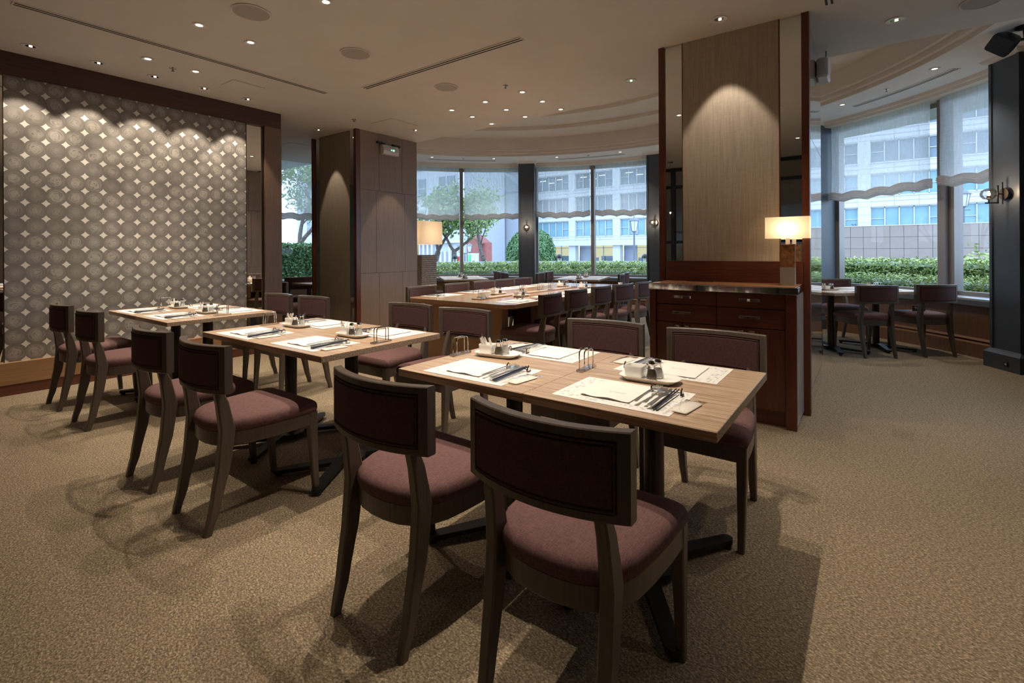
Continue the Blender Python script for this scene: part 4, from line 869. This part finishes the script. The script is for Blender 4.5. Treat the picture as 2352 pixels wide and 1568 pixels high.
# office building across the street
t = thing('office_building', 'pale stone office building with blue blinds across the street', 'building', (-15, 55, -.6)); ox, oy, oz = -15, 55, -.6
def L(b): b.v = [v-Vector((ox, oy, oz)) for v in b.v]; return b
stone = plain('pale_stone_cladding', (.50, .505, .515), .7, 0, .02); M['stone'] = stone
M['seam'] = plain('cladding_seam', (.26, .27, .29), .8, 0, 0)
levels = [(-.55, 1.84), (2.97, 4.98), (5.97, 7.97), (8.97, 10.92), (11.95, 13.9)]
X0, PX_ = -30.03, 6.04; K = list(range(-2, 7))
b = MB(); xs0 = X0+PX_*K[0]-.94; xs1 = X0+PX_*K[-1]+5.10+.94
for k in K:
    for xx in (X0+PX_*k-.94,): b.box(xx, xx+.94, 55, 55.9, -.6, 16)
b.box(xs1-.94, xs1, 55, 55.9, -.6, 16)
zc = [1.84]+[z for l in levels[1:] for z in l]+[16]
for z0, z1 in zip(zc[::2], zc[1::2]): b.box(xs0, xs1, 55.02, 55.9, z0, z1)
b.box(xs0-.1, xs1+.1, 54.55, 55.2, 1.86, 2.1)
L(b).build('facade', 'stone', t, smooth=None)
b = MB()
for z in (2.55, 2.95, 5.02, 5.48, 8.01, 8.45, 11.0, 11.4): b.box(xs0, xs1, 54.995, 55.01, z, z+.025)
for k in K:
    for z0, z1 in ((2.1, 2.95), (5.02, 5.93), (8.01, 8.9), (11, 11.9)):
        for q in (0, 1.7, 3.4, 5.1): b.box(X0+PX_*k+q-.012, X0+PX_*k+q+.012, 55.008, 55.02, z0, z1)
    for z in (3.6, 4.3, 6.6, 7.3): b.box(X0+PX_*k-.94, X0+PX_*k, 54.993, 55.0, z, z+.02)
L(b).build('cladding_joints', 'seam', t, smooth=None)
pane_b = plain('blue_blind_behind_glass', (.17, .30, .36), .25, 0, .10, 1.2); pane_d = plain('dark_office_glass', (.12, .16, .20), .15, 0, .25, .8)
glow = emis('office_interior', (.80, .80, .50), .62); tube_l = emis('office_tubes', (.9, 1, .95), 3)
for li, (z0, z1) in enumerate(levels[1:]):
    for k in K:
        xa = X0+PX_*k; xb = xa+5.10; b = MB()
        for q in range(6): x = xa+5.10*q/5; b.box(x-.04, x+.04, 55.22, 55.34, z0, z1)
        b.box(xa, xb, 55.22, 55.34, z0, z0+.08); b.box(xa, xb, 55.22, 55.34, z1-.08, z1)
        for q in (0, 4): b.box(xa+1.02*q, xa+1.02*(q+1), 55.24, 55.32, z0+.95, z0+1.0)
        b.box(xa-.12, xb+.12, 54.93, 55.3, z0-.07, z0)
        f = L(b).build('window', 'seam' if False else 'stone', t, smooth=None); b = MB(); b.box(xa, xb, 55.36, 55.40, z0, z1); pn = L(b).build('pane', pane_b if li < 1 or (li == 1 and k > 2) else pane_d, f, smooth=None)
        if li >= 2 and k in (-1, 0, 1, 3):
            b = MB()
            for q in range(3): b.box(xa+.6+1.3*q, xa+1.5+1.3*q, 55.33, 55.36, z1-.5-.35*(q % 2), z1-.44-.35*(q % 2))
            L(b).build('ceiling_tubes', tube_l, f)
for k in K:
    xa = X0+PX_*k; xb = xa+5.10; z0, z1 = levels[0]; b = MB()
    for x in (xa+.0, xa+1.6, xa+3.3, xb): b.box(x-.04, x+.04, 56.2, 56.3, z0, z1)
    b.box(xa, xb, 56.2, 56.3, z1-.3, z1-.24); f = L(b).build('shop_window', 'seam', t, smooth=None)
    b = MB(); b.box(xa, xa+1.5, 56.3, 56.4, z0, z1); L(b).build('pane', plain('grey_pane', (.25, .27, .33), .3, 0, .05, 1), f, smooth=None)
    b = MB(); b.box(xa+1.5, xb, 56.6, 56.7, z0, z1); L(b).build('lit_interior', glow, f, smooth=None)
    b = MB(); b.box(xa+2.9, xa+4.7, 56.45, 56.55, z0, z0+1.1); b.box(xa+1.7, xa+2.5, 56.45, 56.55, z0, z0+.9); L(b).build('counter', pane_d, f, smooth=None)
text_mesh('house_number', '22', .42, 'black', t, (-1.09-ox, 54.985-oy, 3.35-oz), (PI/2, 0, 0))
# pale buildings at left
t = thing('pale_building', 'pale building with vertical fins behind the trees at left', 'building', (-48, 44, -.6)); ox, oy, oz = -48, 44, -.6
b = MB(); b.box(-75, -38.9, 44, 52, -.6, 15); L(b).build('walls', plain('bluish_white', (.40, .42, .46), .8, 0, .03), t, smooth=None)
b = MB()
for i in range(46): b.box(-75+.75*i, -74.72+.75*i, 43.7, 44, -.6, 2.2 if i % 9 < 6 else 1.2)
L(b).build('fins', 'stone', t, smooth=None)
b = MB(); b.box(-75, -38.8, 43.5, 44, 2.25, 2.5); L(b).build('canopy_edge', 'stone', t)
for x in (-72, -66, -60, -54, -48, -43):
    for z in (4, 8, 11.5): b = MB(); b.box(x, x+2.6, 43.9, 44.05, z, z+2.4); f = L(b).build('window', pane_d, t, smooth=None); b = MB(); b.box(x+1.26, x+1.34, 43.86, 43.9, z, z+2.4); b.box(x, x+2.6, 43.86, 43.9, z+1.15, z+1.22); L(b).build('glazing_bar', 'stone', f)
t = thing('gate_building', 'grey gabled building behind the red brick kiosk', 'building', (-38, 50, -.6)); ox, oy, oz = -38, 50, -.6
b = MB(); b.box(-42, -36.2, 52.4, 54, -.6, 9); L(b).build('walls', plain('grey_render', (.30, .32, .36), .8, 0, .03), t, smooth=None)
b = MB(); b.loft([[(-42.4, y, 9), (-35.8, y, 9), (-39.1, y, 11.5)] for y in (52.2, 54.2)]); L(b).build('roof', plain('slate', (.25, .27, .32), .7), t, smooth=None)
t = thing('brick_kiosk', 'small red brick gabled kiosk with a notice board behind the bare tree', 'kiosk', (-25, 30, -.6)); ox, oy, oz = -25, 30, -.6
b = MB(); b.loft([[(-26.3, y, -.6), (-24.9, y, -.6), (-24.9, y, 1.95), (-25.6, y, 2.4), (-26.3, y, 1.95)] for y in (30, 31.0)]); b.box(-24.9, -24.5, 30.3, 31.0, -.6, 1.9); L(b).build('walls', plain('red_brick', (.28, .09, .08), .8, 0, .12, 5), t, smooth=None)
b = MB(); b.loft([[(-26.5, y, 1.87), (-25.6, y, 2.50), (-24.7, y, 1.87), (-24.7, y, 1.77), (-25.6, y, 2.38), (-26.5, y, 1.77)] for y in (29.85, 31.2)]); L(b).build('roof', plain('dark_red_roof', (.22, .06, .055), .7), t, smooth=None)
b = MB(); b.box(-26.15, -25.0, 29.93, 29.98, .15, 1.05); L(b).build('notice_board', 'stone', t, smooth=None)
b = MB(); b.box(-26.1, -25.8, 29.90, 29.93, .2, .95); L(b).build('green_poster', plain('poster_green', (.10, .45, .22), .6), t); b = MB(); b.box(-25.75, -25.42, 29.90, 29.93, .25, .9); b.box(-25.38, -25.08, 29.90, 29.93, .25, .9); L(b).build('map_poster', plain('poster_pale', (.50, .66, .74), .6, 0, .3, 8), t)
b = MB(); b.box(-.25, .25, -.2, .2, 0, 1.3); b.loft([[(x, y, z) for x, y in rr(-.25+i, .25-i, -.2+i, .2-i, .03)] for z, i in ((1.3, 0), (1.4, .04))]); o = b.build('postbox', plain('red_paint', (.62, .06, .04), .4), smooth=40); o.location = (-26.7, 29.2, -.6); tag(o, 'small red box left of the brick kiosk', 'postbox')
# street lamps
def lantern(lab, x, y, zb, zt, twin=False, sc=1.0):
    t = thing('street_lamp', lab, 'street lamp', (x, y, zb)); h = zt-zb
    b = MB(); b.lathe([(.14, 0), (.16, .1), (.14, .3), (.20, .42), (.21, .5), (.12, .68), (.07, .8), (.06, 1.2), (.05, h*.6), (.04, h-.95*sc)], n=16)
    b.tube([(-.25*sc, 0, h-1.05*sc), (.25*sc, 0, h-1.05*sc)], .018)
    b.build('post', plain('grey_iron', (.10, .11, .14), .5), t)
    for dx in ((-.5, .5) if twin else (0,)):
        b = MB(); zz = h-.95*sc; b.lathe([(.05*sc, zz), (.14*sc, zz+.06*sc), (.15*sc, zz+.09*sc)], x=dx, n=6); b.lathe([(.25*sc, h-.3*sc), (.34*sc, h-.28*sc), (.2*sc, h-.14*sc), (.06*sc, h-.08*sc), (.02*sc, h)], x=dx, n=6)
        for i in range(6): a = PI/3*i; b.tube([(dx+.15*sc*cos(a), .15*sc*sin(a), zz+.08*sc), (dx+.25*sc*cos(a), .25*sc*sin(a), h-.3*sc)], .012)
        if dx: b.tube([(0, 0, zz-.05), (dx, 0, zz+.02)], .025)
        b.build('lantern_frame', plain('grey_iron_2', (.13, .14, .17), .5), t, smooth=None)
        b = MB(); b.lathe([(.13*sc, zz+.09*sc), (.235*sc, h-.3*sc)], x=dx, n=6); b.build('lantern_glass', plain('milky_glass', (.55, .57, .60), .3), t, smooth=None)
lantern('tall lantern street lamp in front of the office building, seen through the middle bay', -10.75, 26.6, -.6, 3.15)
lantern('lantern street lamp rising above the brown tiled wall', 3.72, 32, -.6, 4.1)
lantern('twin headed lantern in front of the brick kiosk', -25.2, 28.5, -.6, 1.85, True, .8)
for i, (px_, py_) in enumerate(((-10.04, 10.91), (-7.49, 12.73), (-5.14, 13.52))):
    t = thing('garden_light', ['black domed garden light below the bare tree', 'black domed garden light right of the round bush', 'black domed garden light left of the navy pier behind the lit pillar'][i], 'garden light', (px_, py_, 0))
    b = MB(); b.cyl(0, 0, 0, .84, .03, 12); b.lathe([(.10, .97), (.10, 1.0), (.08, 1.05), (.04, 1.085), (.001, 1.095)], n=20); 
    for k in range(4): a = PI/4+PI/2*k; b.tube([(.09*cos(a), .09*sin(a), .83), (.09*cos(a), .09*sin(a), .98)], .008)
    b.cyl(0, 0, .82, .84, .1, 20); b.build('housing', 'black', t); b = MB(); b.cyl(0, 0, .84, .96, .06, 16); b.build('diffuser', plain('opal', (.75, .76, .78), .4), t)
# round bush
t = thing('round_bush', 'large rounded dark green bush behind the hedges at the middle pier', 'bush', (-9.55, 14.3, 0))
def prof(z): return .84*math.sqrt(max(.0, 1-(abs(z-.7)/1.28)**3)) if z > .7 else .84-.1*(.7-z)
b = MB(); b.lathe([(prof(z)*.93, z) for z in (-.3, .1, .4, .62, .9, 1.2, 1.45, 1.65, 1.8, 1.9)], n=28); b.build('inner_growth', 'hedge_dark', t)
b = MB()
for i in range(15000):
    z = random.uniform(-.2, 2.0); a = random.random()*2*PI; r = prof(z)*(1+.04*sin(7*a)*sin(6*z))+random.gauss(0, .02); nn = Vector((cos(a), sin(a), .5 if z > .8 else .1)); leaf(b, Vector((r*cos(a), r*sin(a), z)), .045, nn)
b.build('leaves', 'bushleaf', t, smooth=None, kind='stuff')
# trees
def tree(lab, x, y, zb, h0, r, lean, lv, nl, seed, leafmat_='leaf', spread=.55, s=.07, name='street_tree', up=.35):
    random.seed(seed); t = thing(name, lab, 'tree', (x, y, zb)); b = MB(); lf = MB(); tips = []
    def grow(p, d, ln, rad, lev):
        pts = [p]; rs = [rad]; n = 4
        for i in range(n):
            d = (d+Vector((random.gauss(0, .12), random.gauss(0, .12), random.gauss(0, .06)+up*.08))).normalized(); p = p+d*ln/n; pts.append(p); rs.append(rad*(1-.35*(i+1)/n))
            if lev >= 2 and i % 2: tips.append(p)
        b.tube(pts, rs, 7 if lev < 2 else 4)
        if lev >= lv: tips.append(p); return
        for k in range(3 if lev else 2):
            dd = (d+Vector((random.gauss(0, spread), random.gauss(0, spread), random.uniform(-.15, up)))).normalized(); grow(pts[-1] if k < 2 else pts[2], dd, ln*random.uniform(.62, .85), rs[-1]*.68, lev+1)
    grow(Vector((0, 0, 0)), Vector((lean, 0, 1)).normalized(), h0, r, 0)
    b.build('trunk', 'bark', t, smooth=60)
    if nl:
        for q in tips:
            for i in range(nl): leaf(lf, q+Vector((random.gauss(0, .17), random.gauss(0, .17), random.gauss(0, .12))), s)
        lf.build('leaves', leafmat_, t, smooth=None, kind='stuff')
tree('leafy tree with a leaning trunk right of the orange lamp shade', -14.2, 14.2, -.3, 1.55, .17, -.25, 4, 15, 3, s=.09, spread=.7, up=.2)
tree('leafy tree with a forked trunk beside the window mullion', -13.3, 14.4, -.3, 1.5, .15, .2, 4, 15, 11, s=.09, spread=.7, up=.2)
tree('bare branching tree in front of the office building', -11.35, 14.3, -.3, 1.35, .14, .1, 5, 3, 5, spread=.6, s=.05)
tree('leafy tree behind the tall hedge outside the far left window', -15.5, 8.8, -.3, 1.8, .16, .1, 4, 22, 21)
tree('second leafy tree behind the tall hedge outside the far left window', -14.0, 7.1, -.3, 1.6, .12, -.1, 4, 22, 22)
tree('young plant with pale leaves growing among the hedges at right', 1.55, 11.0, 0, .45, .015, .1, 2, 22, 31, 'hedge', .6, .05, 'young_plant')

for o in COL.objects:      # tidy labels that run long
    l = o.get('label')
    if l and len(l.split()) > 16:
        l = l.replace('of the table by the patterned wall', 'at the patterned wall').replace('the table by the patterned wall', 'table at patterned wall').replace(' of the nearest table', ', nearest table').replace(' the camera', ' camera').replace('corner of the table in the', 'corner, table in').replace(' of the table in the', ' of table in')
        l = l.replace('long table left side, place', 'long table left,').replace('long table right side, place', 'long table right,').replace('in bowl at the', 'at').replace('in bowl on the', 'on')
        o['label'] = l
        if len(l.split()) > 16: print('LONG', l)
